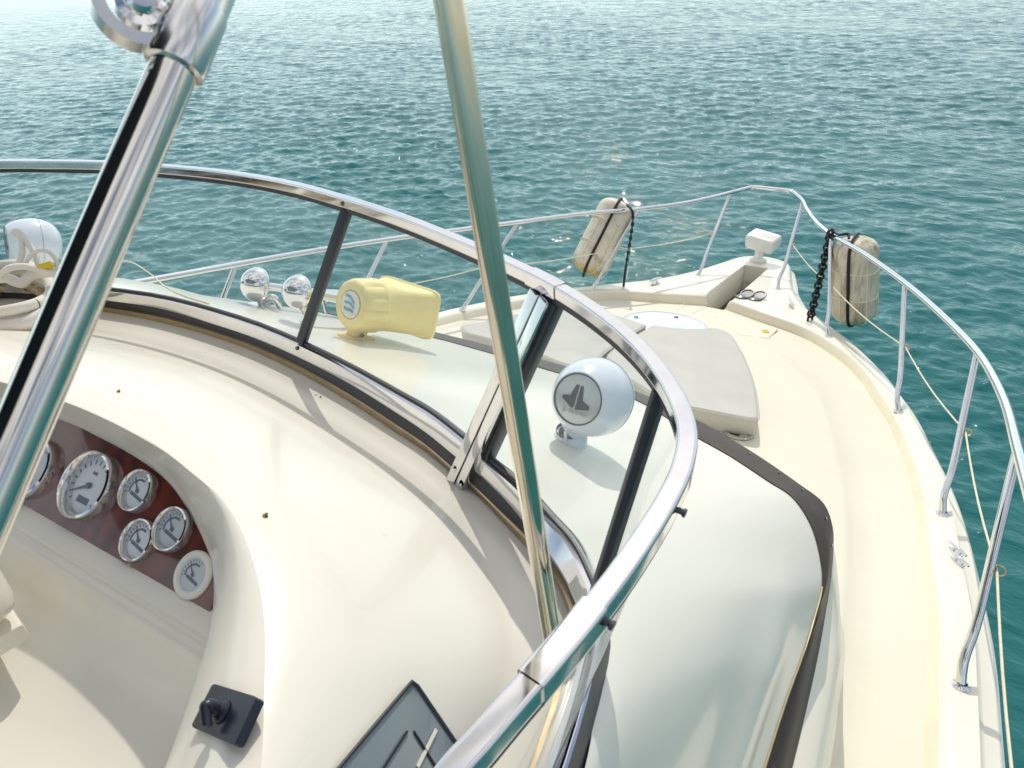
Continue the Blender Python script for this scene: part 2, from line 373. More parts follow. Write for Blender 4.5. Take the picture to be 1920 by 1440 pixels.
wall_dz = np.where(slot, -.29, np.interp(ks, [5, 9, 13, 18], [-.095, -.075, -.045, -.04]))
wall_in = np.where(slot, .0, np.interp(ks, [5, 9, 13, 18], [.045, .05, .045, .045]))
r_wall = row(INN + inw * wall_in[:, None], wall_dz)
gr = [r_wall, row(INN + inw*.012*(~slot)[:, None], np.where(slot, -.02, -.014)), row(INN - inw*.014, 0), row(INN - inw*(dd*.25)[:, None], .004),
      row(OUT + inw*np.minimum(.15, dd*.5)[:, None], .002), row(OUT + inw*.115, -.008), row(OUT + inw*.092, -.035), row(OUT + inw*.075, -.082), row(OUT + inw*.055, -.10),
      row(OUT + inw*.018, -.104), row(OUT + inw*.004, -.112), row(OUT, -.125), row(OUT + inw*.002, -.19)]
tan_rows = [1] + [0]*(len(gr)-2)
g = MB(); cs = 5*PER
for G_r in (gr, mirror(gr)):
    g.loft([q[:cs+1] for q in G_r]); g.loft([q[cs:] for q in G_r], rowm=tan_rows)
gun = g.build('gunwale', [M['gel'], M['rib']], yacht, sharp=50)
# hull side below the flange
hr = []
for f_, z_ in ((0, None), (.02, 1.0), (.10, .5), (.26, 0.0), (.4, -.3)):
    p = OUT * [1 - f_, 1 - .35*f_ * 1]
    p = p.copy(); p[:, 1] = np.where(OUT[:, 1] > 4, OUT[:, 1] - f_*np.clip(OUT[:, 1]-4, 0, 9)*.55, OUT[:, 1])
    z = DA + DB*OUT[:, 1] - .192
    hr.append(np.c_[p, z if z_ is None else np.minimum(np.full(len(p), z_), z - .05)])
h = MB(); h.loft(hr); h.loft(mirror(hr)); h.build('hull', M['gel'], yacht)
rr_ = row(OUT - inw*.006, -.158)
h = MB(); h.tube(rr_[::2], .012, 8); h.tube(mirror([rr_[::2]])[0], .012, 8); h.build('rub_rail', M['chrome_b'], yacht)
# anchor slot floor, crossbar under the pulpit and chain
h = MB(); h.box((0, 7.54, dz_at(7.5, -.10)), (.118, 0, 0), (0, .012, 0), (0, 0, .095)); h.build('pulpit_crossbar', M['gel'], yacht)
h = MB()
h.box((0, 6.2, dz_at(6.2, -.27)), (.12, 0, 0), (0, .24, .24*DB), (0, 0, .01))
h.build('anchor_locker_floor', M['cove'], yacht)
# well deck and raised trunk deck
Tk = [(.0,5.46),(.12,5.45),(.5,5.25),(.78,5.08),(1.02,4.8),(1.2,4.5),(1.3,4.22),(1.38,3.95),(1.52,3.4),(1.64,2.75),(1.68,2.4),(1.71,2.0),(1.73,1.65),(1.74,.5),(1.74,-2)]
Tc = cr(Tk, PER)
Sx = np.vstack([cr([(0, 6.06), (.12, 6.06)], PER)[:-1], (INN + inw*wall_in[:, None])[5*PER:]]); Sz = np.r_[np.full(PER, -.095), wall_dz[5*PER:]]
c3 = lambda xy, dz: np.c_[xy, DA + DB*xy[:, 1] + dz]
base = c3(Sx, Sz)
tb = c3(Tc, np.interp(np.arange(len(Tc))/PER, [0, 4, 9, 14], [-.05, -.05, -.04, -.036]))
tin = Tc * [.955, 1]; tin[:, 1] -= np.interp(Tc[:, 1], [2, 5], [0, .07]); rise = np.interp(Tc[:, 1], [1, 4, 5.4], [.012, -.012, -.035])
tm = (Tc + tin) / 2
mid = Tc * [.5, 1]; mid[:, 1] = Tc[:, 1] - .05; ctr = Tc * [0, 1]; ctr[:, 1] = Tc[:, 1] - .07
dr = [base, base*.7 + tb*.3, base*.35 + tb*.65, tb, c3(tm, (rise-.037)/2 + .004), c3(tin, rise), c3(mid, rise + .012), c3(ctr, rise + .016)]
h = MB(); h.loft(dr); h.loft(mirror(dr)); sdeck = h.build('side_deck', M['deck'], yacht)
# coachroof
Ek = [(0,2.03,2.8),(.4,2.015,2.8),(.85,1.97,2.8)] + [Zp(*q) for q in ((1310,823,2.77),(1367,855,2.74),(1440,903,2.70),(1486,934,2.66),(1520,986,2.61),(1539,1057,2.56),(1541,1102,2.54),(1527,1159,2.52),(1509,1219,2.51),(1475,1312,2.51),(1434,1440,2.53))] + [(1.57,.3,2.6),(1.57,-2,2.75)]
Lk = [(0,2.25,2.68),(.4,2.24,2.68)] + [Zp(*q) for q in ((1193,735,2.68),(1310,790,2.65),(1367,822,2.62),(1440,868,2.58),(1497,908,2.54),(1543,945,2.49),(1559,988,2.45),(1560,1035,2.42),(1556,1085,2.40),(1548,1135,2.38),(1532,1225,2.38),(1482,1440,2.41))] + [(1.61,.3,2.48),(1.61,-2,2.63)]
Fk = [(0,2.78),(.45,2.77),(.9,2.72),(1.2,2.64),(1.36,2.57),(1.47,2.5),(1.555,2.42),(1.61,2.33),(1.665,2.17),(1.695,1.95),(1.705,1.72),(1.71,1.5),(1.72,1.27),(1.73,1.05),(1.73,.4),(1.73,-2)]
Bk = []
for q in np.linspace(0, 1, 14):
    ph = q * PI/2; Bk.append((1.385*math.sin(ph), .40 + .79*math.cos(ph)))
Bk += [(1.395, 0.0), (1.395, -2)]
Ec, Lc, Fc, Bc = (cr(k, 6) for k in (Ek, Lk, Fk, Bk))
E3 = Ec.copy(); L3 = Lc.copy(); Ec = Ec[:, :2]; Lc = Lc[:, :2]; F3 = np.c_[Fc, DA + DB*Fc[:, 1] - .03]; B3 = np.c_[Bc, np.full(len(Bc), 3.235)]
side = np.clip((Ec[:, 0] - 1.2) / .37, 0, 1) * np.clip((1.8 - Ec[:, 1]) / .4, 0, 1)     # 1 along the flank
onrm = np.gradient(Ec, axis=0); onrm = np.c_[-onrm[:, 1], onrm[:, 0]]; onrm /= np.linalg.norm(onrm, axis=1)[:, None]
onrm *= np.sign((onrm * (Ec - [0, .5])).sum(1))[:, None]
rows = []
for wv in np.r_[np.linspace(0, .9, 30), .93, .96, .985, 1]:
    zf = wv ** (.95 + .45*side)
    hx = wv - side * .10 * np.sin(PI * wv)
    p = np.c_[B3[:, :2] + (E3[:, :2] - B3[:, :2]) * (hx if np.ndim(hx) else hx)[:, None] if np.ndim(hx) else B3[:, :2] + (E3[:, :2]-B3[:, :2])*hx, B3[:, 2] + (E3[:, 2] - B3[:, 2]) * zf]
    rid = side * (.014*math.exp(-((wv-.80)/.075)**2) - .005*math.exp(-((wv-.62)/.1)**2))
    p[:, :2] += onrm * rid[:, None]
    rows.append(p)
prow = []
for wv in np.r_[np.linspace(0, .9, 30), .93, .96, .985, 1]:
    pe = .95 + 1.0*np.clip((B3[:, 0] - .12)/.7, 0, 1)
    prow.append(np.c_[B3[:, :2] + (E3[:, :2] - B3[:, :2])*wv, B3[:, 2] + .02*np.clip((B3[:, 0] - .12)/.7, 0, 1)*min(1, wv*6)*(1-wv) + (E3[:, 2] - B3[:, 2]) * wv**pe])
h = MB(); h.loft(rows); h.loft(mirror(prow)); roof = h.build('coachroof', M['roof'], yacht, sharp=60)
ROOF = bvh(roof)
off = np.c_[onrm, np.zeros(len(onrm))]
bd = [E3 + [0, 0, .004], E3 + off*.006, E3*.5 + L3*.5 + off*.006 + [0, 0, .004], L3 + off*.004, L3 - [0, 0, .01]]
h = MB(); h.loft(bd); h.loft(mirror(bd)); band = h.build('window_band', M['band'], yacht, sharp=50)
for q_ in (E3[54::2] + [0, 0, .004], mirror([E3[54::2] + [0, 0, .004]])[0]):
    h = MB(); h.tube(q_, .0032, 6); h.build('band_trim', M['gold'], yacht)
mo = []
for t in np.linspace(0, 1, 14):
    p = L3 + (F3 - L3) * t
    bulge = .035 * math.sin(PI*t) * side + .03 * math.sin(PI*min(1, t*1.3)) * 0
    p[:, :2] += onrm * (bulge + side*.022*math.exp(-((t-.2)/.1)**2))[:, None]
    p[:, 2] = L3[:, 2] + (F3[:, 2] - L3[:, 2]) * (t**1.25*side + (1 - (1-t)**1.35)*(1-side)) - .012*(1-side)*math.sin(PI*t)
    mo.append(p)
h = MB(); h.loft(mo); h.loft(mirror(mo)); mould = h.build('deck_moulding', M['gel'], yacht, sharp=60)
# screws on the band
for q in (.30, .36, .42, .49, .56):
    i = int(q * (len(L3) - 1)); p = L3[i]*.7 + E3[i]*.3 + off[i]*.008; h = MB(); h.lathe([(0, .003), (.005, .0025), (.006, 0)], p, onrm[i].tolist() + [.2], 10); h.build('band_screw', M['chrome'], yacht)
# round hatch
hc = V((-.12, 5.02, dz_at(5.02, -.018))); nD = V((0, -DB, 1)) / math.hypot(1, DB)
h = MB(); h.lathe([(.36, 0), (.36, .03), (.335, .042), (.33, .036), (.20, .045), (0, .048)], hc, nD, 56, rowm=[0, 0, 1, 1, 1])
hat = h.build('deck_hatch', [M['white'], M['hatch']], yacht)
for px, py in ((1193, 594), (1268, 594)):
    p = DK(px, py, .035); h = MB(); h.box(p, (.018, .004, 0), (-.004, .008, 0), (0, 0, .004)); h.build('hatch_hinge', M['disc'], hat, bevel=.003)
# small locker lid with a yellow catch on the starboard foredeck, deck seams
a, b_, n_ = basis(nD)
def plate(pxs, dz, th, name, m, parent, mb=None):
    pts = [DK(x, y, dz) for x, y in pxs]; q = MB(); q.prism(pts, nD, th); return q.build(name, m, parent, bevel=.003)
lid = plate([(1412, 632), (1440, 637), (1459, 618), (1430, 610)], -.072, .012, 'locker_lid', M['deck'], yacht)
h = MB(); h.lathe([(.032, 0), (.032, .006), (.02, .008), (.018, .004), (0, .004)], DK(1435, 622, -.06), nD, 24); h.build('lid_catch', M['yellow'], lid)
M['seam'] = mat('deck_seam_line', (.86, .83, .72), .5)
def seam(p0, p1, dz, wid=.005):
    A, B = DK(*p0, dz), DK(*p1, dz); t = (B-A)/np.linalg.norm(B-A); s_ = np.cross(t, nD)*wid/2
    q = MB(); q.box((A+B)/2, (B-A)/2, s_, nD*.0005); return q.build('deck_seam', M['seam'], yacht)
seam((1262, 587), (1284, 567), -.066); seam((1183, 586), (1140, 600), -.06)
seam((1372, 626), (1412, 628), -.05)
# cup holder tray beside the starboard pad
p = DK(1384, 812, .006)
h = MB(); h.lathe([(.085, 0), (.085, .012), (.068, .014), (.064, .006)], p, nD, 32); cup = h.build('cup_holder', M['chrome_b'], yacht)
h = MB(); h.lathe([(.064, .008), (.05, .006), (0, .005)], p, nD, 32); h.build('holder_well', M['drain'], cup)
h = MB(); h.lathe([(0, .03), (.02, .028), (.026, .012), (.03, 0)], DK(1352, 802, .006), nD, 16); h.build('deck_button', M['chrome'], yacht)
h = MB(); A = DK(1405, 796, .05); B = DK(1392, 822, .012); h.box((A+B)/2, (B-A)/2, (.02, 0, 0), (0, .002, .003)); h.build('pad_strap', M['chrome_b'], yacht)

# ------------------------------------------------------------------ bow rail
rail = thing('bow_rail', (0, 6.8, 1.2), 'polished stainless steel bow rail running round the foredeck on raked stanchions', 'railing')
st_base = [(.399,6.766,1.121),(1.05,5.607,1.305),(1.662,4.382,1.52),(1.95,3.23,1.72),(2.05,2.06,1.918),(2.075,.86,2.12)]
st_top = [(.366,7.519,1.748),(.854,6.177,1.919),(1.501,5.059,2.076),(1.923,3.874,2.284),(2.036,2.614,2.55),(2.06,1.36,2.82)]
cor = Zp(1503, 369, 1.75); mid_ = Zp(1437, 355, 1.76)
tk = [(0, mid_[1]+.02, 1.765), (.2, mid_[1]+.01, 1.763), (cor[0]-.06, cor[1]+.03, 1.755), (cor[0]+.005, cor[1]-.06, 1.75), tuple(Zp(1513, 393, 1.79)), tuple(Zp(1531, 417, 1.85)), tuple(Zp(1560, 441, 1.925)), tuple(Zp(1620, 476, 2.0)), tuple(Zp(1697, 531, 2.08)), tuple(Zp(1765, 590, 2.18)), tuple(Zp(1833, 661, 2.29)), tuple(Zp(1880, 745, 2.42)), tuple(Zp(1908, 843, 2.545)), (2.062, 2.0, 2.68), (2.07, 1.36, 2.83), (2.07, .2, 3.0), (2.05, -1.2, 3.05)]
stc = cr(tk, 8); ptc = stc[::-1] * [-1, 1, 1]
h = MB(); h.tube(np.vstack([ptc[:-1], stc]), .0195, 14); h.build('top_rail', M['chrome'], rail)
mids = {1: [], -1: []}
for sgn in (1, -1):
    for i, (b0, t0) in enumerate(zip(st_base, st_top)):
        b0, t0 = V(b0), V(t0); b0[2] = dz_at(b0[1], .002)
        b0 = b0 * [sgn, 1, 1]; t0 = t0 * [sgn, 1, 1]
        foot = b0 + (t0 - b0) * .1 + V((0, -.02, .0))
        pth = cr([b0, b0 + (t0-b0)*.10 + V((-.012*sgn, -.012, .01)), b0 + (t0-b0)*.25, b0 + (t0-b0)*.6, t0 - V((0, 0, .012))], 6)
        h = MB(); h.tube(pth, .0165, 14); s_ = h.build('stanchion', M['chrome'], rail)
        h = MB(); h.lathe([(.029, 0), (.029, .004), (.022, .008), (.0172, .016)], b0, nD, 24); h.build('base_flange', M['chrome'], s_)
        mids[sgn].append(b0*.5 + t0*.5)
        if i in (0, 2, 3, 4):
            c = mids[sgn][-1] + V((.03*sgn, 0, 0)); ring = [c + .018*(math.cos(q)*V((1, 0, 0)) + math.sin(q)*V((0, .8, .6))) for q in np.linspace(0, 2*PI, 17)]
            h = MB(); h.tube(ring, .0035, 6, False); h.build('cord_eye', M['gold'], s_)
for sgn, lab in ((1, 'thin cream cord strung between the starboard stanchions below the rail, beside the upright fender'), (-1, 'thin cream cord strung between the port stanchions below the rail, behind the yellow horn')):
    pts = []
    ms = [m_ + V((.022*sgn, 0, 0)) for m_ in mids[sgn]] + [V((2.1*sgn, -.6, 2.62))]
    for A, B in zip(ms[:-1], ms[1:]):
        for t in np.linspace(0, 1, 8)[:-1]: pts.append(A + (B-A)*t - V((0, 0, .03*math.sin(PI*t))))
    h = MB(); h.tube(pts, .0043, 6); o = h.build('cord', M['cord']); tag(o, lab, 'cord', 'cords strung through the bow rail')

# ------------------------------------------------------------------ windshield
RIM = [(-420,345),(-200,318),(0,308),(100,308),(200,310),(320,318),(440,331),(550,351),(650,379),(750,412),(860,456),(950,496),(1040,541),(1120,592),(1195,655),(1248,720),(1278,780),(1288,830),(1277,890),(1252,945),(1203,1025),(1152,1098),(1090,1178),(1030,1250),(960,1330),(900,1400),(850,1456)]
zr = 3.67
rim3 = [Zp(x, y, zr) for x, y in RIM] + [V((1.405, .02, 3.67)), V((1.40, -.6, 3.66)), V((1.38, -1.4, 3.62))]
rim3 = [V((-1.36, -.3, 3.67)), V((-1.42, .2, 3.67))] + rim3[1:] if rim3[1][0] > -1.42 else [V((-1.55, -.2, 3.67))] + rim3[2:]
rimc = cr(rim3, 8)
wind = thing('windshield', (0, 1.1, 3.3), 'curved wrap-around windshield of tinted panes in a polished chrome frame', 'windshield')
def frame_of(path):
    T = np.gradient(path, axis=0); T /= np.linalg.norm(T, axis=1)[:, None]
    Nn = np.cross(T, [0, 0, 1.]); Nn /= np.linalg.norm(Nn, axis=1)[:, None]
    s_ = np.sign(((path - V((0, .2, 0))) * Nn).sum(1)); s_[s_ == 0] = 1
    return T, Nn * s_[:, None]
_, rimn = frame_of(rimc)
def section(path, nrm, prof, name, m, parent, sharp=50):
    rows = [path + nrm * u + np.array([0, 0, 1.]) * v for u, v in prof]
    h = MB(); h.loft(rows + [rows[0]])
    n = len(path)
    for k in (0, n-1): h.add([r[k] for r in rows], [tuple(range(len(rows)))])
    return h.build(name, m, parent, sharp=sharp)
def boxp(a, b, rr):
    e = .0012; out = []
    for i, (x, y) in enumerate(rrect(a, b, rr, 4)):
        sx_, sy_ = math.copysign(1, x), math.copysign(1, y)
        j = i % 5; c = i // 5
        lead = ((0, -sy_), (sx_*-1*-1*0, 0))
        if j == 0: out.append((x, y - sy_*e) if c in (0, 2) else (x - sx_*e, y))
        out.append((x, y))
        if j == 4: out.append((x - sx_*e, y) if c in (0, 2) else (x, y - sy_*e))
    return out
def ovalp(a, b, zo, k=16, pw=2.6):
    out = []
    for q in np.linspace(0, 2*PI, k, endpoint=False):
        c, s_ = math.cos(q), math.sin(q); out.append((a*math.copysign(abs(c)**(2/pw), c), zo + b*math.copysign(abs(s_)**(2/pw), s_)))
    return out
section(rimc, rimn, boxp(.0122, .0125, .0038), 'rim', M['chrome'], wind)
section(rimc, rimn, [(-.0095, -.0115), (-.0095, -.023), (.0085, -.023), (.0085, -.0115)], 'rim_gasket', M['black'], wind)
def idx_px(path, px, py):
    best = min(range(len(path)), key=lambda i: abs((lambda q: (q[0]-px)**2 + (q[1]-py)**2)(proj(path[i])))); return best
def proj(p):
    b = V(p) - CAM; X = b[0]*math.cos(PSI) + b[1]*math.sin(PSI); Y = -b[0]*math.sin(PSI) + b[1]*math.cos(PSI)
    c, s_ = math.cos(PITCH), math.sin(PITCH); zc = Y*c - b[2]*s_; yc = -(b[2]*c + Y*s_); xc = X
    cr_, sr_ = math.cos(ROLL), math.sin(ROLL); xc, yc = xc*cr_ - yc*sr_, xc*sr_ + yc*cr_
    return 960 + F*xc/zc, 720 + F*yc/zc
for (a_, b2) in (((992, 517), (1052, 548)), ((1118, 1143), (993, 1292))):
    i0, i1 = idx_px(rimc, *a_), idx_px(rimc, *b2); i1 = max(i1, i0 + 2)
    seg = rimc[i0:i1+1]; seg = even(seg, 14); _, sn = frame_of(seg)
    section(seg, sn, boxp(.0140, .0143, .0038), 'rim_sleeve', M['chrome'], wind)
# base trim: four curves read along the foot of the glass
A3 = [(-300,560),(-80,537),(120,538),(213,547),(300,560),(400,586),(480,612),(560,646),(650,690),(740,740),(800,775),(860,822),(913,867),(967,912),(1027,977),(1067,1023),(1093,1075),(1107,1118)]
A2 = [(-300,578),(-80,552),(120,553),(213,563),(300,576),(400,605),(480,632),(560,667),(650,713),(740,768),(800,808),(855,852),(907,893),(960,945),(1018,1020),(1050,1063),(1075,1110),(1088,1150)]
A1 = [(-300,592),(-80,566),(120,566),(213,577),(300,592),(400,620),(480,648),(560,686),(650,736),(740,794),(800,835),(850,878),(893,915),(945,965),(1005,1023),(1040,1065),(1063,1108),(1077,1155)]
A0 = [(-300,599),(-80,573),(120,573),(213,583),(300,600),(400,627),(480,656),(560,694),(650,745),(740,804),(800,843),(850,886),(897,925),(945,975),(1003,1038),(1040,1085),(1058,1122),(1068,1158)]
def basec(px, z, xs):
    k = [Zp(x, y, z) for x, y in px]; k = [V((-xs, -1.4, z)), V((-xs, -.2, z)), V((-xs*.985, .25, z))] + k[1:]
    return k + [V((xs*.985, .42, z)), V((xs, .1, z)), V((xs, -.6, z)), V((xs, -1.4, z))]
K3, K2, K1, K0 = basec(A3, 3.297, 1.375), basec(A2, 3.266, 1.355), basec(A1, 3.238, 1.345), basec(A0, 3.228, 1.335)
c3_, c2_, c1_, c0_ = (cr(k, 8) for k in (K3, K2, K1, K0))
_, cn_ = frame_of(c3_)
h = MB(); h.loft([c2_ - cn_*.004 + [0, 0, -.002], c2_ - cn_*.004 + [0, 0, .006], c3_ - cn_*.004, c3_ + cn_*.018 + [0, 0, .003], c3_ + cn_*.022]); h.build('chrome_base_trim', M['chrome'], wind)
h = MB(); h.loft([c1_, c1_*.5 + c2_*.5 - cn_*.002, c2_]); h.build('base_gasket', M['black'], wind)
h = MB(); h.loft([c0_ + [0, 0, -.02], c0_, c1_*.5 + c0_*.5 - cn_*.003 + [0, 0, .004], c1_]); h.build('reflect_tinted_base_trim', M['gold'], wind)  # chrome strip with the dash's reflection put into its bronze colour
h = MB(); h.loft([c3_ + cn_*.022, c3_ + cn_*.026 + [0, 0, -.03], c3_ + cn_*.034 + [0, 0, -.09]]); h.build('outer_gasket', M['black'], wind)
# panes and bars
GB = c3_ + cn_*.008 + [0, 0, .0]
GT = rimc - rimn*.002 + [0, 0, -.018]
pairs = [((560, 646), (655, 383)), ((893, 850), (1030, 536)), ((1107, 1118), (1253, 727))]
ib = [idx_px(GB, *p[0]) for p in pairs]; it = [idx_px(GT, *p[1]) for p in pairs]
jb = [0] + ib + [len(GB)-1]; jt = [0] + it + [len(GT)-1]
for k in range(4):
    lo = even(GB[jb[k]:jb[k+1]+1], 40); hi = even(GT[jt[k]:jt[k+1]+1], 40)
    h = MB(); h.loft([lo + (hi-lo)*t for t in np.linspace(0, 1, 9)])
    pane = h.build('glass_pane', M['glass'], wind, sharp=180)
    _, hn = frame_of(lo)
    h = MB(); e0 = lo + (hi-lo)*.004; e1 = lo + (hi-lo)*.022; h.loft([e0 - hn*.004, e1 - hn*.004, e1 + hn*.004]); h.build('pane_edge_seal', M['black'], pane)
def bar(p0, p1, n, wd, th, name, m, push=0):
    p0, p1, n = V(p0), V(p1), V(n); ax = p1 - p0; n = n - ax*(n @ ax)/(ax @ ax); n /= np.linalg.norm(n); s_ = np.cross(ax, n); s_ /= np.linalg.norm(s_)
    h = MB(); h.box((p0+p1)/2 + n*push, ax/2, s_*wd/2, n*th/2); return h.build(name, m, wind, bevel=min(wd, th)*.18)
for k in (0, 2):
    _, nn = frame_of(GB); bar(GB[ib[k]], GT[it[k]], nn[ib[k]], .026, .02, 'mullion', M['black'])
_, nn = frame_of(GB)
Lp = GB[ib[1]]; Tp = GT[it[1]]; ax = Tp - Lp; sdir = np.cross(ax, nn[ib[1]]); sdir /= np.linalg.norm(sdir)
sdir *= np.sign((sdir @ V((1, -.3, 0))))
dn = (Lp - Tp) / np.linalg.norm(Lp - Tp)
for off_, wd, m_, pu, nm in ((-.013, .025, M['chrome'], -.012, 'frame_post'), (.012, .023, M['chrome'], -.010, 'frame_post'), (.029, .011, M['black'], .002, 'post_seal')):
    bar(Lp + sdir*off_ + dn*(.10 if 'post' == nm[-4:] else .0) - nn[ib[1]]*(.012 if 'post' == nm[-4:] else 0), Tp + sdir*off_, nn[ib[1]], wd, .026, nm, m_, pu)
h = MB()
for off_, dd_ in ((-.015, .045), (.015, .06)):
    p = Lp + sdir*off_ + dn*dd_ - nn[ib[1]]*.036; h = MB(); h.lathe([(0, .004), (.006, .003), (.008, 0)], p, -nn[ib[1]], 12); h.build('post_screw', M['chrome'], wind)
for px, py in ((553, 657), (655, 380)):
    c = c3_ if py > 500 else rimc; i = idx_px(c, px, py); p = c[i] - (cn_ if py > 500 else rimn)[i]*(.007 if py > 500 else .0122) - V((0, 0, .008 if py > 500 else 0))
    h = MB(); h.lathe([(0, .004), (.005, .003), (.006, 0)], p, -(cn_ if py > 500 else rimn)[i], 10); h.build('frame_screw', M['debris'], wind)
for px, py in ((1262, 948), (1133, 1163)):
    i = idx_px(rimc, px, py); p = rimc[i] + rimn[i]*.0118 - V((0, 0, .004)); h = MB(); h.lathe([(.0035, 0), (.0035, .005), (.005, .006), (.005, .009), (.0, .0095)], p, rimn[i] + [0, 0, -.2], 14); h.build('snap_stud', M['disc'], wind)

# ------------------------------------------------------------------ helm dashboard
dash = thing('helm_dashboard', (.6, .5, 3.2), 'cream moulded helm dashboard with a wood instrument panel under its hood', 'dashboard')
C0 = [K0[0], K0[1], K0[2], Zp(-80,573,3.22), Zp(120,573,3.22), Zp(300,600,3.22), Zp(480,656,3.22), Zp(650,745,3.22), Zp(740,804,3.22), Zp(800,843,3.22), Zp(897,925,3.22), Zp(1003,1038,3.22), Zp(1045,1093,3.22), Zp(1066,1150,3.22), V((1.325,.42,3.22)), V((1.335,.1,3.22)), V((1.335,-.3,3.22)), V((1.335,-1,3.22))]
C1p = [None, None, None, (-80,612), (100,612), (270,640), (440,698), (600,785), (690,842), (765,892), (858,972), (925,1075), (952,1140), (965,1205), (955,1285), (912,1375), (850,1470), (740,1640)]
C3p = [None, None, None, (-120,694), (0,716), (130,757), (200,787), (267,822), (310,848), (352,880), (407,925), (443,975), (473,1047), (490,1115), (498,1200), (496,1300), (490,1440), (470,1640)]
C4p = [None, None, None, (-120,738), (0,752), (123,785), (187,815), (267,860), (320,903), (358,960), (383,1010), (397,1053), (401,1113), (398,1163), (390,1213), (372,1278), (330,1400), (250,1600)]
def dz(px, pts, z): 
    out = [Zp(x, y, z) for x, y in px[3:]]; return [V(p) for p in pts] + out
C1 = dz(C1p, [(-1.2,-1.4,3.25), (-1.2,-.2,3.25), (-1.15,.25,3.25)], 3.243)
C3 = dz(C3p, [(-.9,-1.4,3.45), (-.9,-.3,3.45), (-.75,.1,3.465)], 3.468)
C4 = [V((-.8,-1.4,3.3)), V((-.8,-.3,3.3)), V((-.7,.2,3.36))] + [PL(x, y, 3.25 - .8*.415 + .007, .8) for x, y in C4p[3:14]] + [Zp(390,1213,3.235), Zp(372,1278,3.215), Zp(330,1400,3.19), Zp(250,1600,3.19)]
c0, c1, c3d, c4 = (cr(k, 8) for k in (C0, C1, C3, C4))
rows = [c0 + [0, 0, -.003], c0*.7 + c1*.3 - [0, 0, .001], c0*.3 + c1*.7 - [0, 0, .003], c1]
for t in np.linspace(0, 1, 22)[1:]:
    p = c1 + (c3d - c1)*t; p[:, 2] = c1[:, 2] + (c3d[:, 2] - c1[:, 2]) * (1 - (1-t)**1.3); rows.append(p)
h = MB(); h.loft(rows); dtop = h.build('dash_top', M['dash'], dash, sharp=60)
lipr = [c3d]
for t in np.linspace(0, 1, 9)[1:]:
    p = c3d + (c4 - c3d)*t; p[:, 2] = c3d[:, 2] + (c4[:, 2]-c3d[:, 2])*t**2 + .006*math.sin(PI*t); lipr.append(p)
tin_ = np.array([0, 0, 0])
cen = V((.45, .45, 0))
def inset(p, d, dzv):
    q = p.copy(); T = np.gradient(p, axis=0); T /= np.linalg.norm(T, axis=1)[:, None]; nn_ = np.cross(T, [0, 0, 1.]); nn_ *= np.sign((nn_ * (cen - p) * [1, 1, 0]).sum(1))[:, None]
    return q - nn_*d + [0, 0, dzv]
lipr += [inset(c4, -.002, -.006), inset(c4, .004, -.016), inset(c4, .006, -.03), inset(c4, .004, -.25)]
h = MB(); h.loft(lipr); lip = h.build('hood_lip', M['dash'], dash, sharp=60)
DASH, LIP = bvh(dtop), bvh(lip)
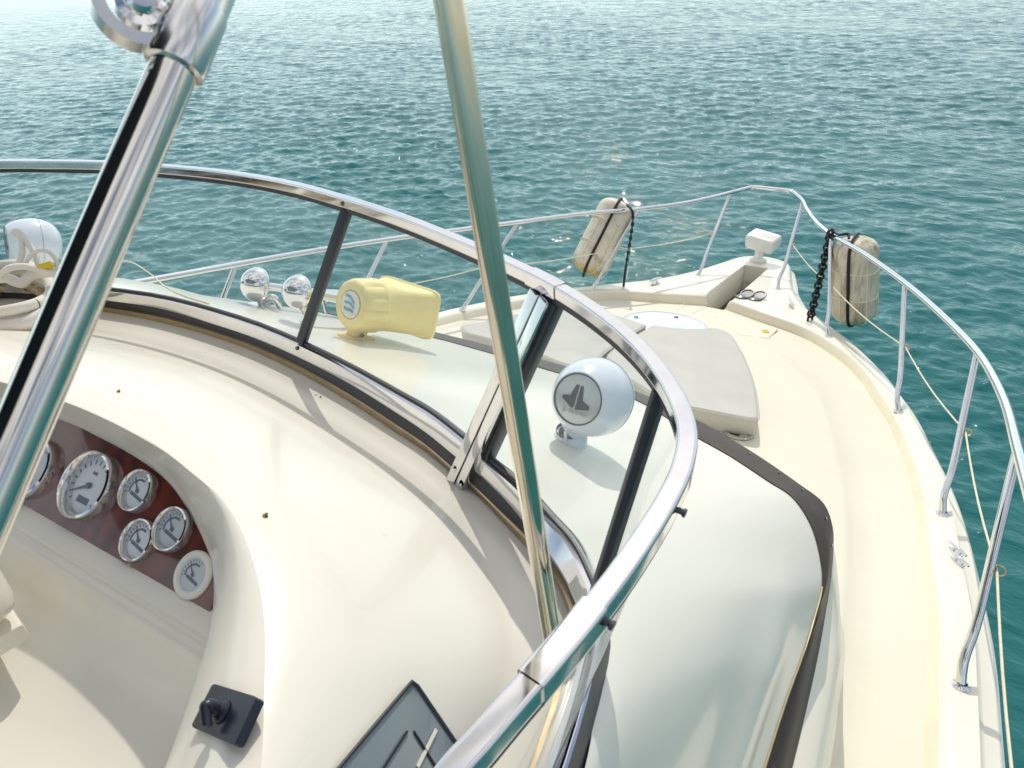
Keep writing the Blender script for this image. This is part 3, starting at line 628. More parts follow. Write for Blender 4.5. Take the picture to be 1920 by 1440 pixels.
# instrument panel, reclined, facing aft
PA, PB = 3.25 - .8*.415, .8
def PN(px, py, o=0): return PL(px, py, PA + o, PB)
nP = V((0, -PB, 1)) / math.hypot(1, PB); aP, bP, _ = basis(nP)
o0 = V((0, .415, 3.25)); up_ = V((0, 1, PB)) / math.hypot(1, PB)
h = MB(); h.box(o0 + V((.03, 0, 0)) + up_*.118 - nP*.006, (.68, 0, 0), up_*.118, nP*.006); h.build('instrument_panel', M['wood'], dash, bevel=.002)
def gauge(px, py, hpx, big, cream=False):
    c = PN(px, py); r = hpx/2 * depth(c) / F * .97
    h = MB()
    if cream: h.lathe([(r, 0), (r*1.0, r*.10), (r*.93, r*.17), (r*.74, r*.17), (r*.68, r*.08)], c, nP, 40)
    else: h.lathe([(r, 0), (r, r*.2), (r*.97, r*.29), (r*.91, r*.32), (r*.85, r*.25), (r*.82, r*.07)], c, nP, 40)
    gz = h.build('gauge', M['whitep'] if cream else M['chrome'], dash)
    if cream: gz['label'] = 'gauge with a wide cream rim'
    ri = r*(.69 if cream else .83)
    h = MB(); h.lathe([(ri, r*.07), (0, r*.071)], c, nP, 36)
    e = nP * r*.076
    n = 17 if big else 9
    for q in np.linspace(-.75*PI, .75*PI, n) if big else np.linspace(-.6*PI, .1*PI, n):
        d_ = math.sin(q)*aP + math.cos(q)*bP; t_ = math.cos(q)*aP - math.sin(q)*bP
        h.box(c + e + d_*ri*.82, d_*ri*(.08 if big else .07), t_*ri*.022, nP*.0003, 1)
    if big:
        h.box(c + e - bP*ri*.50 + aP*ri*.05, aP*ri*.30, bP*ri*.11, nP*.0004, 1)
        h.box(c + e + bP*ri*.45, aP*ri*.12, bP*ri*.05, nP*.0004, 1)
    else:
        arc = [c + e + ri*.55*(math.sin(q)*aP + math.cos(q)*bP) for q in np.linspace(-.62*PI, .12*PI, 18)]
        arc2 = [c + e + ri*.68*(math.sin(q)*aP + math.cos(q)*bP) for q in np.linspace(-.62*PI, .12*PI, 18)]
        h.loft([arc, arc2], 1)
        h.box(c + e - bP*ri*.30 + aP*ri*.1, aP*ri*.55 - bP*ri*.1, bP*ri*.09, nP*.0004, 1)
    h.build('dial', [M['dial'], M['ink']], gz)
    q = (-.66 if big else -.25) * PI; d_ = math.sin(q)*aP + math.cos(q)*bP; t_ = math.cos(q)*aP - math.sin(q)*bP
    h = MB(); h.prism([c + e*1.3 - d_*ri*.15 + t_*ri*.05, c + e*1.3 + d_*ri*.8 + t_*ri*.012, c + e*1.3 + d_*ri*.8 - t_*ri*.012, c + e*1.3 - d_*ri*.15 - t_*ri*.05], nP, ri*.02)
    h.lathe([(ri*.11, 0), (ri*.11, ri*.04), (0, ri*.05)], c + e*1.3, nP, 14); h.build('needle', M['ink'], gz)
gauge(171, 912, 136, True); gauge(66, 880, 120, True)
gauge(260, 921, 84, False); gauge(262, 1014, 84, False); gauge(325, 993, 88, False); gauge(364, 1078, 93, False, True)
# ledge, cove and console top under the panel
prof = [(.425, 3.252), (.405, 3.252), (.375, 3.247), (.372, 3.241), (.362, 3.241), (.352, 3.236), (.345, 3.222), (.335, 3.20), (.315, 3.165), (.285, 3.14), (.245, 3.12), (.19, 3.108), (.05, 3.10), (-.3, 3.085), (-1.4, 3.05)]
pc = cr([(0, y, z) for y, z in prof], 4)[:, 1:]
h = MB(); h.loft([np.array([(x, y, z) for x in np.linspace(-1.0, 1.3, 40)]) for y, z in pc]); h.build('console', M['cove'], dash, sharp=60)
# cream pod at the left edge
p = Dp(-52, 1120, 1.22); ax_ = V((-.45, .1, .9)); h = MB()
h.lathe([(0, .058), (.025, .057), (.04, .051), (.049, .038), (.052, .02), (.052, -.02), (.047, -.045), (.03, -.055), (0, -.056)], p, ax_, 40)
h.box(p + V((-.06, .0, -.09)), (.10, -.02, .0), (.01, .05, 0), (0, 0, .02)); h.build('console_pod', M['cove'], dash, bevel=.008)
# studs left on the dash
for px, py, r in ((222, 735, .0032), (601, 745, .0022), (592, 741, .0016), (497, 968, .0036)):
    p, n = hit(DASH, px, py)
    if p is None: continue
    h = MB(); h.lathe([(r*1.2, 0), (r*1.2, r*.5), (r*.6, r*.8), (r*.65, r*1.6), (0, r*1.8)], p, n + [.3, .2, 0], 12); h.build('snap_stud', M['debris'], dash)
# black switch plate with a lever
p, n = hit(LIP, 420, 1338)
if p is None: p, n = hit(DASH, 420, 1338)
n = n / np.linalg.norm(n); k = depth(p)
t1 = Zp(440, 1352, p[2]) - Zp(372, 1325, p[2])
def onpl(px, py, p0, n0): d = ray(px, py); return CAM + d * (((p0 - CAM) @ n0) / (d @ n0))
q = [onpl(x, y, p + n*.007, n) for x, y in ((399, 1279), (481, 1308), (440, 1396), (356, 1364))]
cq = sum(q)/4; ea = (q[1]-q[0] + q[2]-q[3])/4; eb = (q[0]-q[3] + q[1]-q[2])/4
h = MB(); h.prism([cq + ea*u + eb*v for u, v in rrect(1, 1, .16, 5)], -n, .012); sw = h.build('switch_plate', M['blackp'], dash, bevel=.002)
h = MB(); h.lathe([(.0135, 0), (.0125, .004), (.0085, .007)], cq + n*.001, n, 20)
lv = cr([cq + n*.004, cq + n*.015 + eb*.03, cq + n*.0215 - eb*.06, cq + n*.019 - eb*.32 + ea*.04, cq + n*.013 - eb*.74 + ea*.13], 6)
h.tube(lv, np.interp(np.linspace(0, 1, len(lv)), [0, .4, .6, 1], [.0085, .008, .0065, .0062]), 14); h.build('lever', M['blackp'], sw)
# smoked access panel, lower right of the dash
ps = [hit(DASH, x, y)[0] for x, y in ((775, 1278), (650, 1430), (862, 1405))]
n0 = np.cross(ps[1]-ps[0], ps[2]-ps[0]); n0 /= np.linalg.norm(n0); n0 *= np.sign(n0[2]); mx_ = .006
for x in range(600, 900, 40):
    for y in range(1290, 1440, 30):
        a_ = hit(DASH, x, y)[0]
        if a_ is not None: mx_ = max(mx_, min(.02, (a_ - ps[0]) @ n0 * 0 + .006))
P_ = lambda x, y, o=0: onpl(x, y, ps[0] + n0*(mx_ + o), n0)
h = MB(); h.prism([P_(x, y) for x, y in ((775, 1275), (888, 1442), (915, 1482), (765, 1640), (600, 1482), (632, 1444))], -n0, .03); ap = h.build('access_panel', M['grey'], dash, bevel=.003)
h = MB(); h.prism([P_(x, y, .0015) for x, y in ((764, 1372), (775, 1372), (838, 1470), (850, 1500), (765, 1590), (690, 1490))], -n0, .003); h.build('panel_inset', M['greyin'], ap, bevel=.001)
for a_, b2 in (((783, 1438), (818, 1368)), ((700, 1470), (764, 1371)), ((776, 1371), (822, 1445))):
    A, B = P_(*a_, .003), P_(*b2, .003); s_ = np.cross((B-A)/np.linalg.norm(B-A), n0)*(.0022 if a_[0] == 783 else .0012)
    h = MB(); h.box((A+B)/2, (B-A)/2, s_, n0*.001); h.build('panel_trim', M['cove'] if a_[0] == 783 else M['blackp'], ap)
bo = [P_(x, y, .001) for x, y in ((632, 1444), (775, 1275), (888, 1442))]
h = MB(); h.tube(even(bo, 24), .0028, 6); h.build('panel_seal', M['black'], ap)

# ------------------------------------------------------------------ speakers
def speaker(base, up, label, yaw, r=.103, tilt=.5, shift=(.058, .135)):
    t = thing('speaker', base, label, 'speaker', 'white pod speakers on the coachroof')
    up = V((0, 0, 1))
    f = V((math.sin(yaw), math.cos(yaw), tilt)); f /= np.linalg.norm(f)          # badge faces this way
    rt = V((math.cos(PSI), math.sin(PSI), 0)); c = V(base) + rt*shift[0] + up*shift[1]
    prof = [(0, -1.08), (.28, -1.06), (.55, -.97), (.78, -.78), (.93, -.5), (1.0, -.18), (.985, .12), (.92, .42), (.80, .68), (.70, .82), (.665, .86), (.64, .865), (.62, .84)]
    h = MB(); h.lathe([(a*r, b*r) for a, b in cr([(q[0], q[1], 0) for q in prof], 4)[:, :2]], c, f, 56); body = h.build('housing', M['white'], t)
    ring = [(.985*r*1.004, -.30*r), (.985*r*1.006, -.31*r)]
    h = MB(); h.lathe([(r*.992, -.27*r), (r*.998, -.275*r), (r*.985, -.285*r)], c, f, 56); h.build('housing_seam', M['disc'], body)
    h = MB(); h.lathe([(.64*r, .845*r), (.635*r, .872*r), (.605*r, .872*r), (.60*r, .85*r)], c, f, 48); h.build('badge_ring', M['logo'], body)
    h = MB(); h.lathe([(.605*r, .85*r), (.4*r, .868*r), (0, .875*r)], c, f, 48); bd_ = h.build('badge', M['badge'], body)
    a = np.cross(f, up)*-1; a /= np.linalg.norm(a); a = np.cross(up, f); a /= np.linalg.norm(a); b = np.cross(f, a)
    cc = c + f*r*.885
    U = lambda x, y: cc + a*x*r + b*y*r
    left = [(-.085, .35), (-.015, .35), (-.055, -.20), (-.10, -.235), (-.40, -.05), (-.385, .02), (-.20, .055)]
    right = [(.03, .34), (.095, .34), (.14, .0), (.345, -.10), (.345, -.185), (.0, -.25), (-.005, -.20)]
    h = MB(); h.prism([U(*q) for q in left], f, .0012); h.build('logo_wedge', M['logo'], bd_, smooth=False)
    h = MB(); h.prism([U(*q) for q in right], f, .0012); h.build('logo_wedge', M['logo'], bd_, smooth=False)
    cu = bpy.data.curves.new('logo_text', 'FONT'); cu.body = 'JL AUDIO'; cu.size = .155*r; cu.align_x = 'CENTER'; cu.extrude = .0003
    to = bpy.data.objects.new('tmp', cu); COL.objects.link(to); bpy.context.view_layer.update()
    me = bpy.data.meshes.new_from_object(to.evaluated_get(bpy.context.evaluated_depsgraph_get())); COL.objects.unlink(to); bpy.data.objects.remove(to)
    tl = bpy.data.objects.new('logo_text', me); COL.objects.link(tl); me.materials.clear(); me.materials.append(M['logog'])
    o_ = U(-.01, -.36)
    tl.matrix_basis = Matrix([[a[i], b[i], f[i], o_[i]] for i in range(3)] + [[0, 0, 0, 1]]); tl.parent = bd_; tl.matrix_parent_inverse = parent_inv(bd_)
    # clamp foot
    h = MB(); h.lathe([(.44*r, -.15*r), (.45*r, .08*r), (.41*r, .24*r), (.36*r, .30*r), (.30*r, .3*r)], base, up, 36); ft = h.build('foot', M['white'], t)
    h = MB(); h.lathe([(.345*r, .29*r), (.345*r, .37*r), (.36*r, .375*r)], base, up, 36); h.build('foot_gasket', M['disc'], ft)
    h = MB(); nk = [(base + up*.37*r, .37*r), (base + up*.46*r + rt*.01, .40*r), (base*.6 + c*.4 + up*.1*r, .46*r), (base*.3 + c*.7, .52*r)]
    h.tube(cr([q[0] for q in nk], 5), np.interp(np.linspace(0, 3, 16), [0, 1, 2, 3], [q[1] for q in nk]), 36); h.build('neck', M['white'], t)
    fh = V((f[0], f[1], 0)); fh /= np.linalg.norm(fh); pl = V(base) + fh*r*.42 + a*r*.10
    h = MB(); h.box(pl + up*r*.30, a*r*.045, up*r*.30, fh*r*.02); h.build('clamp_tab', M['white'], ft, bevel=.002)
    return t
sb, sn_ = hit(ROOF, 1069, 826)
DBG = {'spk': sb}
speaker(sb, sn_, 'white pod speaker behind the right-hand windshield pane, beside the sunpads', PI + .03)
mb_ = sb * [-1, 1, 1]; DBG['spk2'] = proj(mb_ + V((0, 0, .19)))
pb = Zp(58, 512, sb[2]+.0); 
speaker(V((-.78, 1.72, sb[2] - .03)) if False else V((pb[0], pb[1], sb[2])), sn_, 'white pod speaker at the far left, behind the coiled dock line', PI + .35, .103, .3)

# ------------------------------------------------------------------ yellow hailer
def yellow_horn():
    base, n = hit(ROOF, 668, 634); DBG['horn'] = base
    t = thing('hailer_horn', base, 'cream yellow hailer horn with a square flared mouth on the coachroof', 'horn')
    k = depth(base); px = k / F
    f = V((math.sin(.14), math.cos(.14), -.45)); f /= np.linalg.norm(f); a = np.cross(f, V((0, 0, 1))); a /= np.linalg.norm(a); up = np.cross(a, f)
    # drop axis so that it reads level with the roof
    c = Yp(657, 571, base[1] - .03); R_ = 47*px
    def circ(rad, h_, k_=48, rib=0): return [c + f*h_ + rad*(1 + (rib if (i % 4) < 1 else 0))*(math.cos(2*PI*i/k_)*a + math.sin(2*PI*i/k_)*up) for i in range(k_)]
    def rect(wx, wy, h_, k_=48, dv=0, pw=6):
        o = []
        for i in range(k_):
            q = 2*PI*i/k_; x, y = math.cos(q), math.sin(q); s_ = (abs(x)**pw + abs(y)**pw) ** (-1/pw)
            o.append(c + f*h_ + a*x*s_*wx + up*(y*s_*wy + dv))
        return o
    q_ = R_/.089
    h = MB(); h.loft([circ(.01, .006), circ(R_*.55, .004), circ(R_*.57, 0), circ(R_*.84, 0), circ(R_*.95, .008*q_), circ(R_*1.0, .02*q_, rib=-.075), circ(R_*1.03, .05*q_, rib=-.075), circ(R_*1.04, .085*q_, rib=-.075), circ(R_*1.07, .09*q_), circ(R_*1.07, .10*q_), circ(R_*1.02, .105*q_), rect(R_*.98, R_*.95, .13*q_, pw=3), rect(R_*1.12, R_*.92, .16*q_, pw=4), rect(R_*1.42, R_*.92, .21*q_, pw=6), rect(R_*1.72, R_*.95, .255*q_, pw=8), rect(R_*1.80, R_*1.02, .258*q_, pw=8), rect(R_*1.80, R_*1.02, .268*q_, pw=8), rect(R_*1.68, R_*.9, .268*q_, pw=8), rect(R_*.8, R_*.7, .14*q_, pw=4), rect(.01, .01, .12*q_)], closed=True)
    body = h.build('bell', M['horn'], t, sharp=40)
    h = MB(); h.lathe([(R_*.53, -.0005), (R_*.5, -.004), (0, -.005)], c, f, 32); st = h.build('rear_cap', M['whitep'], body)
    h = MB(); a2 = np.cross(up, -f) * -1
    for j, y in enumerate((-.2, .02, .24)):
        for x0 in (0,):
            pts = [c - f*.0065 + a*x*R_ + up*(y + .05*math.sin(x*9 + j))*R_ - up*x*.32*R_ for x in np.linspace(-.26, .28, 10)]
            h.loft([[p - up*R_*.05 for p in pts], [p + up*R_*.05 for p in pts]])
    h.build('stripe_sticker', M['inkblue'], st)
    nb = V((0, 0, 1))
    h = MB(); ctr_ = base - V((0, 0, .004))
    h.box(ctr_ + V((0, 0, .006)), f*.060, a*.036, up*.010); h.build('foot', M['horn'], t, bevel=.008)
    mid_ = c + f*.05*q_ - up*R_*.9
    h = MB(); h.loft([[ctr_ + V((0, 0, .012)) + f*x*.036 + a*y*.026 for x, y in rrect(1, 1, .3, 4)], [(ctr_+mid_)/2 + f*x*.028 + a*y*.022 for x, y in rrect(1, 1, .3, 4)], [mid_ + up*.02 + f*x*.045 + a*y*.03 for x, y in rrect(1, 1, .3, 4)]], closed=True); h.build('bracket', M['horn'], t)
    p = (ctr_+mid_)/2
    for sg in (1, -1):
        h = MB(); h.lathe([(0, .006), (.006, .005), (.008, 0)], p + a*.026*sg, a*sg, 12); h.build('bracket_bolt', M['debris'], t)
yellow_horn()
# ------------------------------------------------------------------ chrome trumpet horns
TRY, TRT = .1, -.55
def trumpets():
    base, n = hit(ROOF, 520, 586); DBG['tr'] = base
    t = thing('trumpet_horn', base, 'twin chrome trumpet air horn beyond the glass, left of the yellow horn', 'horn')
    f = V((math.sin(TRY), math.cos(TRY), TRT)); f /= np.linalg.norm(f); up = V((0, 0, 1))
    h = MB(); h.prism([base + V((x, y, 0)) for x, y in ((-.17, -.03), (.17, -.12), (.2, -.04), (-.14, .05))], up, .006); h.build('base_plate', M['chrome_b'], t, bevel=.002)
    for (px, py), ln in (((478, 533), .50), ((556, 547), .30)):
        c = Yp(px, py, base[1] + (.02 if px < 500 else -.02)); r = 33 * depth(c) / F
        h = MB(); h.lathe([(0, -.80*r), (.25*r, -.77*r), (.55*r, -.62*r), (.8*r, -.38*r), (.95*r, -.1*r), (1.0*r, .08*r), (1.0*r, .2*r), (.97*r, .24*r), (.9*r, .26*r), (.6*r, .45*r), (.3*r, .6*r)], c, f, 40); d = h.build('diaphragm', M['chrome'], t)
        h = MB(); h.lathe([(0, -.86*r), (.05*r, -.85*r), (.07*r, -.79*r)], c, f, 12); h.build('dome_screw', M['disc'], d)
        h = MB(); h.lathe([(.22*r, .5*r), (.24*r, .16), (.3*r, ln*.6), (.45*r, ln*.85), (.75*r, ln*.97), (.95*r, ln), (.9*r, ln*1.0), (.3*r, ln*.8)], c, f, 32); h.build('trumpet', M['chrome'], t)
        g_ = c + f*.0 - up*r*.7; q = base + V((c[0]-base[0], c[1]-base[1], 0))*.75
        pth = cr([c - up*r*.5, c - up*r*1.15 + f*.01, q + up*.045 + f*.05, q + f*.075 + up*.006], 6)
        h = MB(); h.tube(pth, .014, 10); h.build('bracket', M['chrome'], t)
    p, n = hit(ROOF, 612, 588)
    if p is not None:
        h = MB(); h.box(p + up*.05, f*.008, np.cross(f, up)*.004, up*.055); h.build('front_strut', M['chrome_b'], t, bevel=.002)
trumpets()
# ------------------------------------------------------------------ bow searchlight
def searchlight():
    b = DK(1421, 489, .006); t = thing('searchlight', b, 'white remote searchlight on a pedestal at the tip of the bow', 'light')
    h = MB(); h.lathe([(.095, 0), (.095, .02), (.085, .03), (.055, .034), (.047, .05), (.045, .10), (.055, .12), (.08, .128)], b, nD, 32); h.build('pedestal', M['lampw'], t)
    c = b + V((.02, .02, .225)); a_, b2, n2 = basis((0.05, -.1, 1), (.97, -.22, 0))
    rows = []
    for hh, s_ in ((-.08, .80), (-.07, .9), (-.045, .97), (0, 1.0), (.010, 1.0), (.015, .975), (.02, 1.0), (.055, .98), (.073, .92), (.08, .8)):
        rows.append([c + n2*hh + (a_*x + b2*y)*s_ for x, y in rrect(.165, .115, .028, 5)])
    h = MB(); h.loft(rows, closed=True); h.add(rows[0], [tuple(range(len(rows[0])))]); h.add(rows[-1], [tuple(range(len(rows[0])))]); h.build('lamp_head', M['lampw'], t, sharp=50)
    h = MB()
    for i in range(3): h.box(c + n2*.081 + b2*(-.03 + .03*i) + a_*.05, a_*.08, b2*.006, n2*.002)
    h.build('heat_vent', M['cove'], t)
searchlight()
# ------------------------------------------------------------------ deck gear
for k, (l, q, lab) in enumerate((((1391, 557), (1401, 551), 'round black windlass foot switch with its lid flipped open, nearer the anchor slot'), ((1415, 561), (1424, 554), 'round black windlass foot switch with its lid flipped open, farther from the anchor slot'))):
    b = DK(*l, .004); t = thing('foot_switch', b, lab, 'switch', 'windlass foot switches on the foredeck')
    h = MB(); h.lathe([(.066, 0), (.066, .008), (.052, .014), (.046, .010)], b, nD, 30); h.build('ring', M['disc'], t)
    h = MB(); h.lathe([(.046, .010), (.03, .018), (0, .021)], b, nD, 30); h.build('button', M['grey'], t)
    c = DK(*q, .03); n2 = V((-.12, -.25, .95)); h = MB(); h.lathe([(0, .003), (.05, .003), (.052, .010), (.064, .010), (.066, 0), (.05, -.004), (0, -.006)], c, n2, 30); h.build('lid', M['disc'], t)
def cleat(p, d, L_, label, group):
    t = thing('cleat', p, label, 'cleat', group); d = V(d)/np.linalg.norm(d); up = V(nD); s_ = np.cross(d, up)
    h = MB()
    pth = cr([p - d*L_/2 + up*.2*L_, p - d*L_*.3 + up*.21*L_, p + up*.22*L_, p + d*L_*.3 + up*.21*L_, p + d*L_/2 + up*.2*L_], 5)
    h.tube(pth, np.interp(np.linspace(0, 1, len(pth)), [0, .3, .5, .7, 1], np.array([.045, .07, .08, .07, .045])*L_), 10); h.build('horn_bar', M['chrome'], t)
    for q in (-.16, .16):
        h = MB(); h.lathe([(.1*L_, 0), (.1*L_, .02*L_), (.055*L_, .07*L_), (.055*L_, .2*L_)], p + d*L_*q, up, 14); h.build('leg', M['chrome'], t)
    h = MB(); h.prism([p + d*L_*.3*x + s_*.1*L_*y for x, y in rrect(1, 1, .4, 4)], up, .004); h.build('base', M['chrome'], t)
G_ = 'chrome mooring cleats on the gunwale'
p1, p2 = DK(1793, 1036, .004), DK(1797, 1055, .004)
for p_, lb in ((p1, 'small chrome cleat on the starboard gunwale, the farther of the pair'), (p2, 'small chrome cleat on the starboard gunwale, the nearer of the pair')):
    d = DK(1806, 1048, 0) - DK(1783, 1028, 0); cleat(p_, d, .105, lb, G_)
cleat(DK(1483, 574, .004), DK(1496, 590) - DK(1472, 560), .17, 'chrome cleat on the starboard bow near the anchor slot', G_)
cleat(DK(1228, 532, .006), DK(1250, 525) - DK(1206, 539), .2, 'chrome cleat on the port bow beside the leaning fender', G_)
def link(p, d, up, a, b, r):
    pts = [p + d*a*math.cos(q)*(1.0) + up*b*math.sin(q) for q in np.linspace(0, 2*PI, 13)]; h = MB(); h.tube(pts, r, 6, False); return h
# anchor chain lying in the slot: counted links are far too small, so one heap part
ac = thing('anchor_chain', DK(1370, 575, -.3), 'rusty anchor chain lying in the slot of the bow', 'chain')
h0 = None
n_l = 15
for i in range(n_l):
    y = 5.99 + i * .032; p = V((.055 + .03*math.sin(i*1.7), y, dz_at(y, -.245 + .012*(i % 3))))
    d = V((random.uniform(-.3, .3), 1, .05)); d /= np.linalg.norm(d); u_ = V((0, 0, 1)) if i % 2 else np.cross(d, V((0, 0, 1)))
    o = link(p, d, u_, .04, .022, .009).build('chain_link', M['iron'], ac)

# ------------------------------------------------------------------ sunpads
def pad(poly, top, th, name, label, rumple=0):
    # cushion grown from an outline: inset rings give the rounded piped edge
    pts = cr(poly + [poly[0]], 10)[:-1]; c = pts.mean(0)
    def ring(s_, dz_): 
        q = c + (pts - c)*s_; q = q.copy(); q[:, 2] = DA + DB*q[:, 1] + top + dz_; return q
    rows = [ring(.985, -th), ring(.998, -th*.75), ring(1.0, -th*.4), ring(.998, -.02), ring(.992, -.006), ring(.982, .0)]
    for s_ in np.linspace(.95, .02, 14):
        r = ring(s_, .012*(1 - s_**2))
        if rumple: r[:, 2] += rumple * (np.sin(r[:, 0]*9 + r[:, 1]*6) * .5 + np.sin(r[:, 0]*4 - r[:, 1]*13 + 1) * .5) * (1 - s_**4)
        rows.append(r)
    t = thing('sunpad', c, label, 'cushion', 'sunpad cushions on the foredeck')
    h = MB(); h.loft(rows, closed=True); h.add(rows[-1], [tuple(range(len(pts)))]); h.build('cushion', M['pad'], t, sharp=70)
    h = MB(); q = ring(.999, -.012); h.tube(np.vstack([q, q[:1]]), .007, 6, False); h.build('piping', M['pad'], t)
TP = .14
stbd = [DK(x, y, TP) for x, y in ((1226, 609), (1254, 613), (1300, 616), (1345, 615), (1366, 624), (1386, 650), (1402, 683), (1415, 722), (1422, 765), (1422.5, 778), (1421, 784), (1415, 785), (1368, 777), (1318, 767), (1262, 755), (1226, 738), (1190, 716), (1156, 694), (1139, 668), (1182, 634))]
pad(stbd, TP, .135, 'sunpad', 'smooth grey vinyl sunpad cushion on the starboard side of the foredeck')
port = [DK(x, y, TP) for x, y in ((1211, 609), (1168, 637), (1128, 665), (1112, 690), (1060, 682), (1010, 663), (960, 648), (905, 632), (872, 622), (866, 610), (905, 603), (960, 590), (1030, 579), (1100, 580), (1160, 592))]
pad(port, TP, .135, 'sunpad', 'rumpled grey vinyl sunpad cushion seen through the windshield, left of the smooth one', .022)

# ------------------------------------------------------------------ fenders, chain, ropes
def fender(T, B, r, label, m, strap_side):
    t = thing('fender', (T+B)/2, label, 'fender', 'old white fenders tied to the bow rail')
    ax = T - B; Ln = np.linalg.norm(ax); ax /= Ln
    prof = [(0, -.02), (.3, -.022), (.5, -.01), (.60, .012), (.66, .03), (.83, .11), (.93, .2), (.985, .31), (1.0, .42)]
    pr = [(a*r, b*r*1.5) for a, b in prof] + [(r, Ln*.5)] + [(a*r, Ln - b*r*1.4) for a, b in prof[::-1] if b >= 0 or a < .6]
    seg = 64; a_, b2, _ = basis(ax, (1, .2, 0)); rows = []
    for rad, hh in pr:
        flat = np.clip((hh - .12*r)/(.3*r), 0, 1)*np.clip((Ln - hh - .12*r)/(.3*r), 0, 1)
        rows.append([B + ax*hh + rad*(1 - .032*flat*(1 if k % 8 == 0 else 0))*(math.cos(2*PI*k/seg)*a_ + math.sin(2*PI*k/seg)*b2) for k in range(seg)])
    h = MB(); h.loft(rows, closed=True, rowm=[1, 1, 1, 1, 1] + [0]*(len(rows)-6)); h.build('body', [m, M['fend_end']], t, sharp=50)
    tc_ = (CAM - (T+B)/2); tc_ -= ax*(tc_ @ ax); tc_ /= np.linalg.norm(tc_); sd_ = np.cross(ax, tc_)
    sdv = tc_*math.cos(strap_side) + sd_*math.sin(strap_side)
    pth = cr([T - sdv*r*.5 + ax*.02, T + ax*.03, T + sdv*r*.75 - ax*r*.02, T + sdv*r*1.02 - ax*r*.6, (T+B)/2 + sdv*r*1.03, B + sdv*r*1.02 + ax*r*.7, B + sdv*r*.8 + ax*r*.1, B + sdv*r*.3 - ax*.03, B - ax*.05], 6)
    h = MB(); h.tube(pth, .013, 8); h.build('black_strap', M['blackchain'], t)
    for q in (.34, .66):
        ring = [B + ax*Ln*(q + .02*math.sin(2*an)) + r*1.015*(math.cos(an)*a_ + math.sin(an)*b2) for an in np.linspace(0, 2*PI, 41)]
        h = MB(); h.tube(ring, .005, 6, False); h.build('net_cord', M['cord'], t)
    for an in (.55, -.6, 1.6):
        d_ = tc_*math.cos(an) + sd_*math.sin(an)
        h = MB(); h.tube(cr([B - ax*.03 + d_*r*.3, B + d_*r*.98 + ax*r*.2, B + d_*r*1.02 + ax*Ln*.34, B + d_*r*1.02 + ax*Ln*.66], 5), .004, 6); h.build('net_cord', M['cord'], t)
    return t
T = Zp(1604, 449, 1.93); B = Yp(1600, 600, T[1]); DBG['f'] = (T, B, depth(T))
fender(T, B, 41*depth(T)/F, 'grimy white fender hanging upright outside the starboard bow rail', M['fender2'], -.25)
T = Zp(1162, 381, 1.95); B = Zp(1098, 509, 1.42)
fender(T, B, 35*depth(T)/F, 'cream white fender leaning askew outside the port bow rail', M['fender'], -.1)
a_ = Zp(1557, 437, 1.95); b2 = DK(1519, 597, .02)
ch = thing('black_chain', (a_+b2)/2, 'black chain hanging from the rail beside the upright starboard fender', 'chain')
n_l = 19; path = even([a_ + (b2-a_)*t + V((.0, 0, -.06*math.sin(PI*t))) for t in np.linspace(0, 1, 30)], n_l)
for i in range(n_l):
    d = (path[min(i+1, n_l-1)] - path[max(i-1, 0)]); Lk_ = np.linalg.norm(path[1]-path[0]); d /= np.linalg.norm(d)
    s1 = np.cross(d, V((.3, -.9, .2))); s1 /= np.linalg.norm(s1); s2 = np.cross(d, s1)
    q = s1*.8 + s2*.6 if i % 2 else s1*.6 - s2*.8
    big = 1.35 if i == n_l-1 else 1
    link(path[i], d, q, Lk_*.74*big, .029*big, .0102).build('chain_link', M['blackchain'], ch)
h = MB(); ringp = [a_ + .033*(math.cos(q)*V((.3, .25, .9)) + math.sin(q)*V((-.6, .8, 0))) for q in np.linspace(0, 2*PI, 15)]; h.tube(ringp, .012, 8, False)
h.tube(cr([a_ + V((.02, 0, .02)), Zp(1574, 440, 1.97), Zp(1590, 439, 1.97), Zp(1592, 447, 1.95)], 5), .011, 8); h.build('lashing', M['blackchain'], ch)
a_ = Zp(1186, 398, 1.96); b2 = Yp(1169, 537, a_[1] - .1)
pts = even(cr([Zp(1176, 384, 2.0), a_, a_*.6 + b2*.4 + V((.01, 0, 0)), a_*.25 + b2*.75, b2], 8), 60)
h = MB(); h.tube(pts, [.012 + .006*math.sin(i*1.3)*(10 < i < 45) for i in range(60)], 8); o = h.build('black_rope', M['blackchain']); tag(o, 'knotted black rope hanging down beside the leaning port fender', 'rope')

# dock line heaped on the dash at the left
cpt, _ = hit(DASH, 40, 612); 
cb = Zp(36, 604, 3.238)
coil = thing('dock_line', cb, 'coil of dirty white dock line heaped on the dash behind the left pole', 'rope')
zz = cb[2]
for i, (rx, ry, z_, r_, m_, ph) in enumerate(((.265, .13, .014, .013, 'rope', .1), (.25, .125, .038, .018, 'rope_r', .6), (.262, .13, .064, .014, 'rope_r', 1.9), (.262, .135, .092, .022, 'rope', .4), (.24, .12, .122, .016, 'rope', 2.6))):
    pts = [cb + V((rx*math.cos(q)*math.cos(.2) - ry*math.sin(q)*math.sin(.2), rx*math.cos(q)*math.sin(.2)*-.6 + ry*math.sin(q), z_ + .006*math.sin(3*q + ph))) for q in np.linspace(0, 2*PI, 49)]
    h = MB(); h.tube(pts, r_, 12, False); h.build('rope_loop', M[m_], coil)
cf = lambda px, py, k: Dp(px, py, k)
kd = depth(cb + V((.02, 0, .14)))
def lay(pxs, r_, m_, nm='rope_loop', kk=0):
    h = MB(); h.tube(cr([cf(x, y, kd + kk) for x, y in pxs], 8), r_, 10); h.build(nm, M[m_], coil)
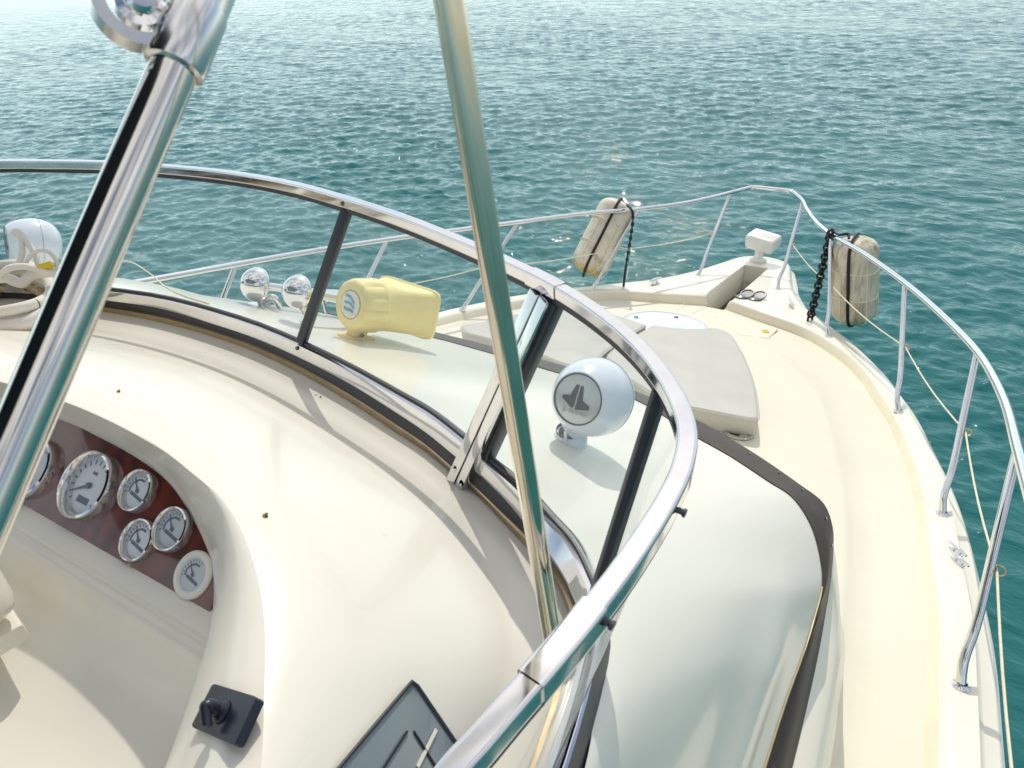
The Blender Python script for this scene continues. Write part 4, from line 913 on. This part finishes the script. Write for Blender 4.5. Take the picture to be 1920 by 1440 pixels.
lay([(34, 500), (42, 470), (36, 440), (26, 436), (33, 434), (48, 450), (66, 478), (72, 497)], .0085, 'rope')
lay([(46, 498), (55, 482), (74, 470), (92, 473), (104, 486), (110, 504)], .006, 'rope', kk=-.04)
lay([(0, 517), (18, 503), (48, 500), (76, 506), (100, 514), (130, 516)], .010, 'rope', kk=-.06)
lay([(-40, 528), (10, 521), (40, 530), (60, 516), (95, 510), (135, 520)], .016, 'rope', kk=-.03)
h = MB(); q = [cf(x, y, kd - .07) for x, y in ((66, 497), (92, 489), (98, 498), (92, 504), (70, 502))]; h.prism(q, -ez, .012); h.build('yellow_tag', M['yellow'], coil, bevel=.003)
# loose yellow line on the coachroof
pt = []
for x, y, up_z in ((215, 488, .20), (250, 493, .17), (280, 512, .10), (312, 540, .03), (345, 556, .008), (372, 565, .006), (392, 571, .006)):
    p, n = hit(ROOF, x, y) if x > 300 else (None, None)
    pt.append(p + V((0, 0, .004)) if p is not None else Yp(x, y, 1.62 - .1*(x-215)/180))
h = MB(); h.tube(cr(pt, 6), .003, 6); o = h.build('loose_cord', M['cord']); tag(o, 'frayed yellowish cord end trailing over the coachroof behind the windshield', 'cord')

# ------------------------------------------------------------------ bimini poles in front
g_ = 'polished tubes of the bimini frame'
t = thing('bimini_pole', Dp(35, 860, .42), 'thick polished bimini pole with a hinge clamp crossing the left of the view', 'pole', g_)
A = Dp(-95, 1125, .385); B = Dp(372, 20, .475)
tr = .0145
h = MB(); h.tube([A + (B-A)*q for q in np.linspace(-1.6, 3.2, 60)], tr, 40); h.build('tube', M['pole'], t)
u = (B-A)/np.linalg.norm(B-A); tow = -ez*-1; tow = CAM - B; tow -= u*(tow @ u); tow /= np.linalg.norm(tow); lat = np.cross(u, tow)
lat *= np.sign((lat @ -ex))                                  # to the left of the picture
S0 = Dp(338, 134, .465); s_on = A + u*((S0 - A) @ u)
h = MB(); h.lathe([(tr*1.02, -.001), (tr*1.26, 0), (tr*1.30, .003), (tr*1.30, .045), (tr*1.22, .048), (tr*1.22, .10), (tr*1.02, .101)], s_on, u, 40); sl = h.build('clamp_sleeve', M['chrome_b'], t)
jc = s_on + u*.027 + lat*.031
h = MB(); rows = []
for q in np.linspace(.15*PI, 1.85*PI, 28):
    d_ = -(math.cos(q))*lat*-1*-1 + math.sin(q)*u
    rows.append([jc + d_*.0195 - tow*.007, jc + d_*.0195 + tow*.007, jc + d_*.0275 + tow*.007, jc + d_*.0275 - tow*.007])
h.loft(rows, closed=True); h.build('hinge_jaw', M['chrome_b'], t, sharp=40)
h = MB(); h.lathe([(.010, -.012), (.010, .010), (.008, .012), (0, .012)], jc + u*.002, tow, 6 if False else 20); h.lathe([(.014, -.004), (.014, .004), (.009, .005)], jc, tow, 24); h.build('hinge_bolt', M['chrome'], t)
h = MB(); A2_ = s_on + u*.012 + lat*.012; h.loft([[A2_ - tow*.006, A2_ + tow*.006], [jc - u*.022 - tow*.006 - lat*.004, jc - u*.022 + tow*.006 - lat*.004], [jc - u*.024 - tow*.006 + lat*.003, jc - u*.024 + tow*.006 + lat*.003]]); h.build('jaw_web', M['gold'], t)
CANO = t
t = thing('bimini_pole', Dp(1038, 1215, .9), 'slimmer polished bimini pole standing on the dash, crossing the middle windshield pane', 'pole', g_)
A = Dp(1036, 1195, .735); B = Dp(838, -20, .44); u = (B-A)/np.linalg.norm(B-A)
dn_ = .035
h = MB(); h.tube([A + u*q for q in np.linspace(-dn_, np.linalg.norm(B-A)+1.0, 50)], .0097, 36); h.build('tube', M['pole2'], t)
h = MB(); h.lathe([(.0098, .0), (.0112, .001), (.0112, .03), (.0098, .032)], A - u*dn_, u, 28); h.build('foot_socket', M['chrome_b'], t)
ir_ = min(range(len(rimc)), key=lambda i: np.linalg.norm(rimc[i] - (A - u*dn_))); q_ = A - u*(dn_ - .012)
h = MB(); h.box((q_ + rimc[ir_])/2, (rimc[ir_] - q_)/2, np.cross(u, (rimc[ir_] - q_))/np.linalg.norm(rimc[ir_] - q_)*.008, u*.008); h.build('foot_bracket', M['chrome_b'], t, bevel=.002)

cx = np.linspace(-2.4, 1.25, 28); rows = []  # unseen canopy, added so the left pole reflects a dark edge
for k in range(14):
    y = .06 - 2.6*k/13
    rows.append([(x, y, 5.02 + .36*(1 - ((x + .575)/1.83)**2) + .10*math.sin(PI*k/13) - .03*abs(math.sin(2*PI*k/13))) for x in cx])
h = MB(); h.loft(rows); h.loft([[(p[0], p[1], p[2] - .012) for p in q] for q in rows])
for e_ in (0, 13): h.loft([rows[e_], [(p[0], p[1], p[2] - .012) for p in rows[e_]]])
h.build('unseen_canopy', M['canvas'], CANO)
print('DBG', DBG)
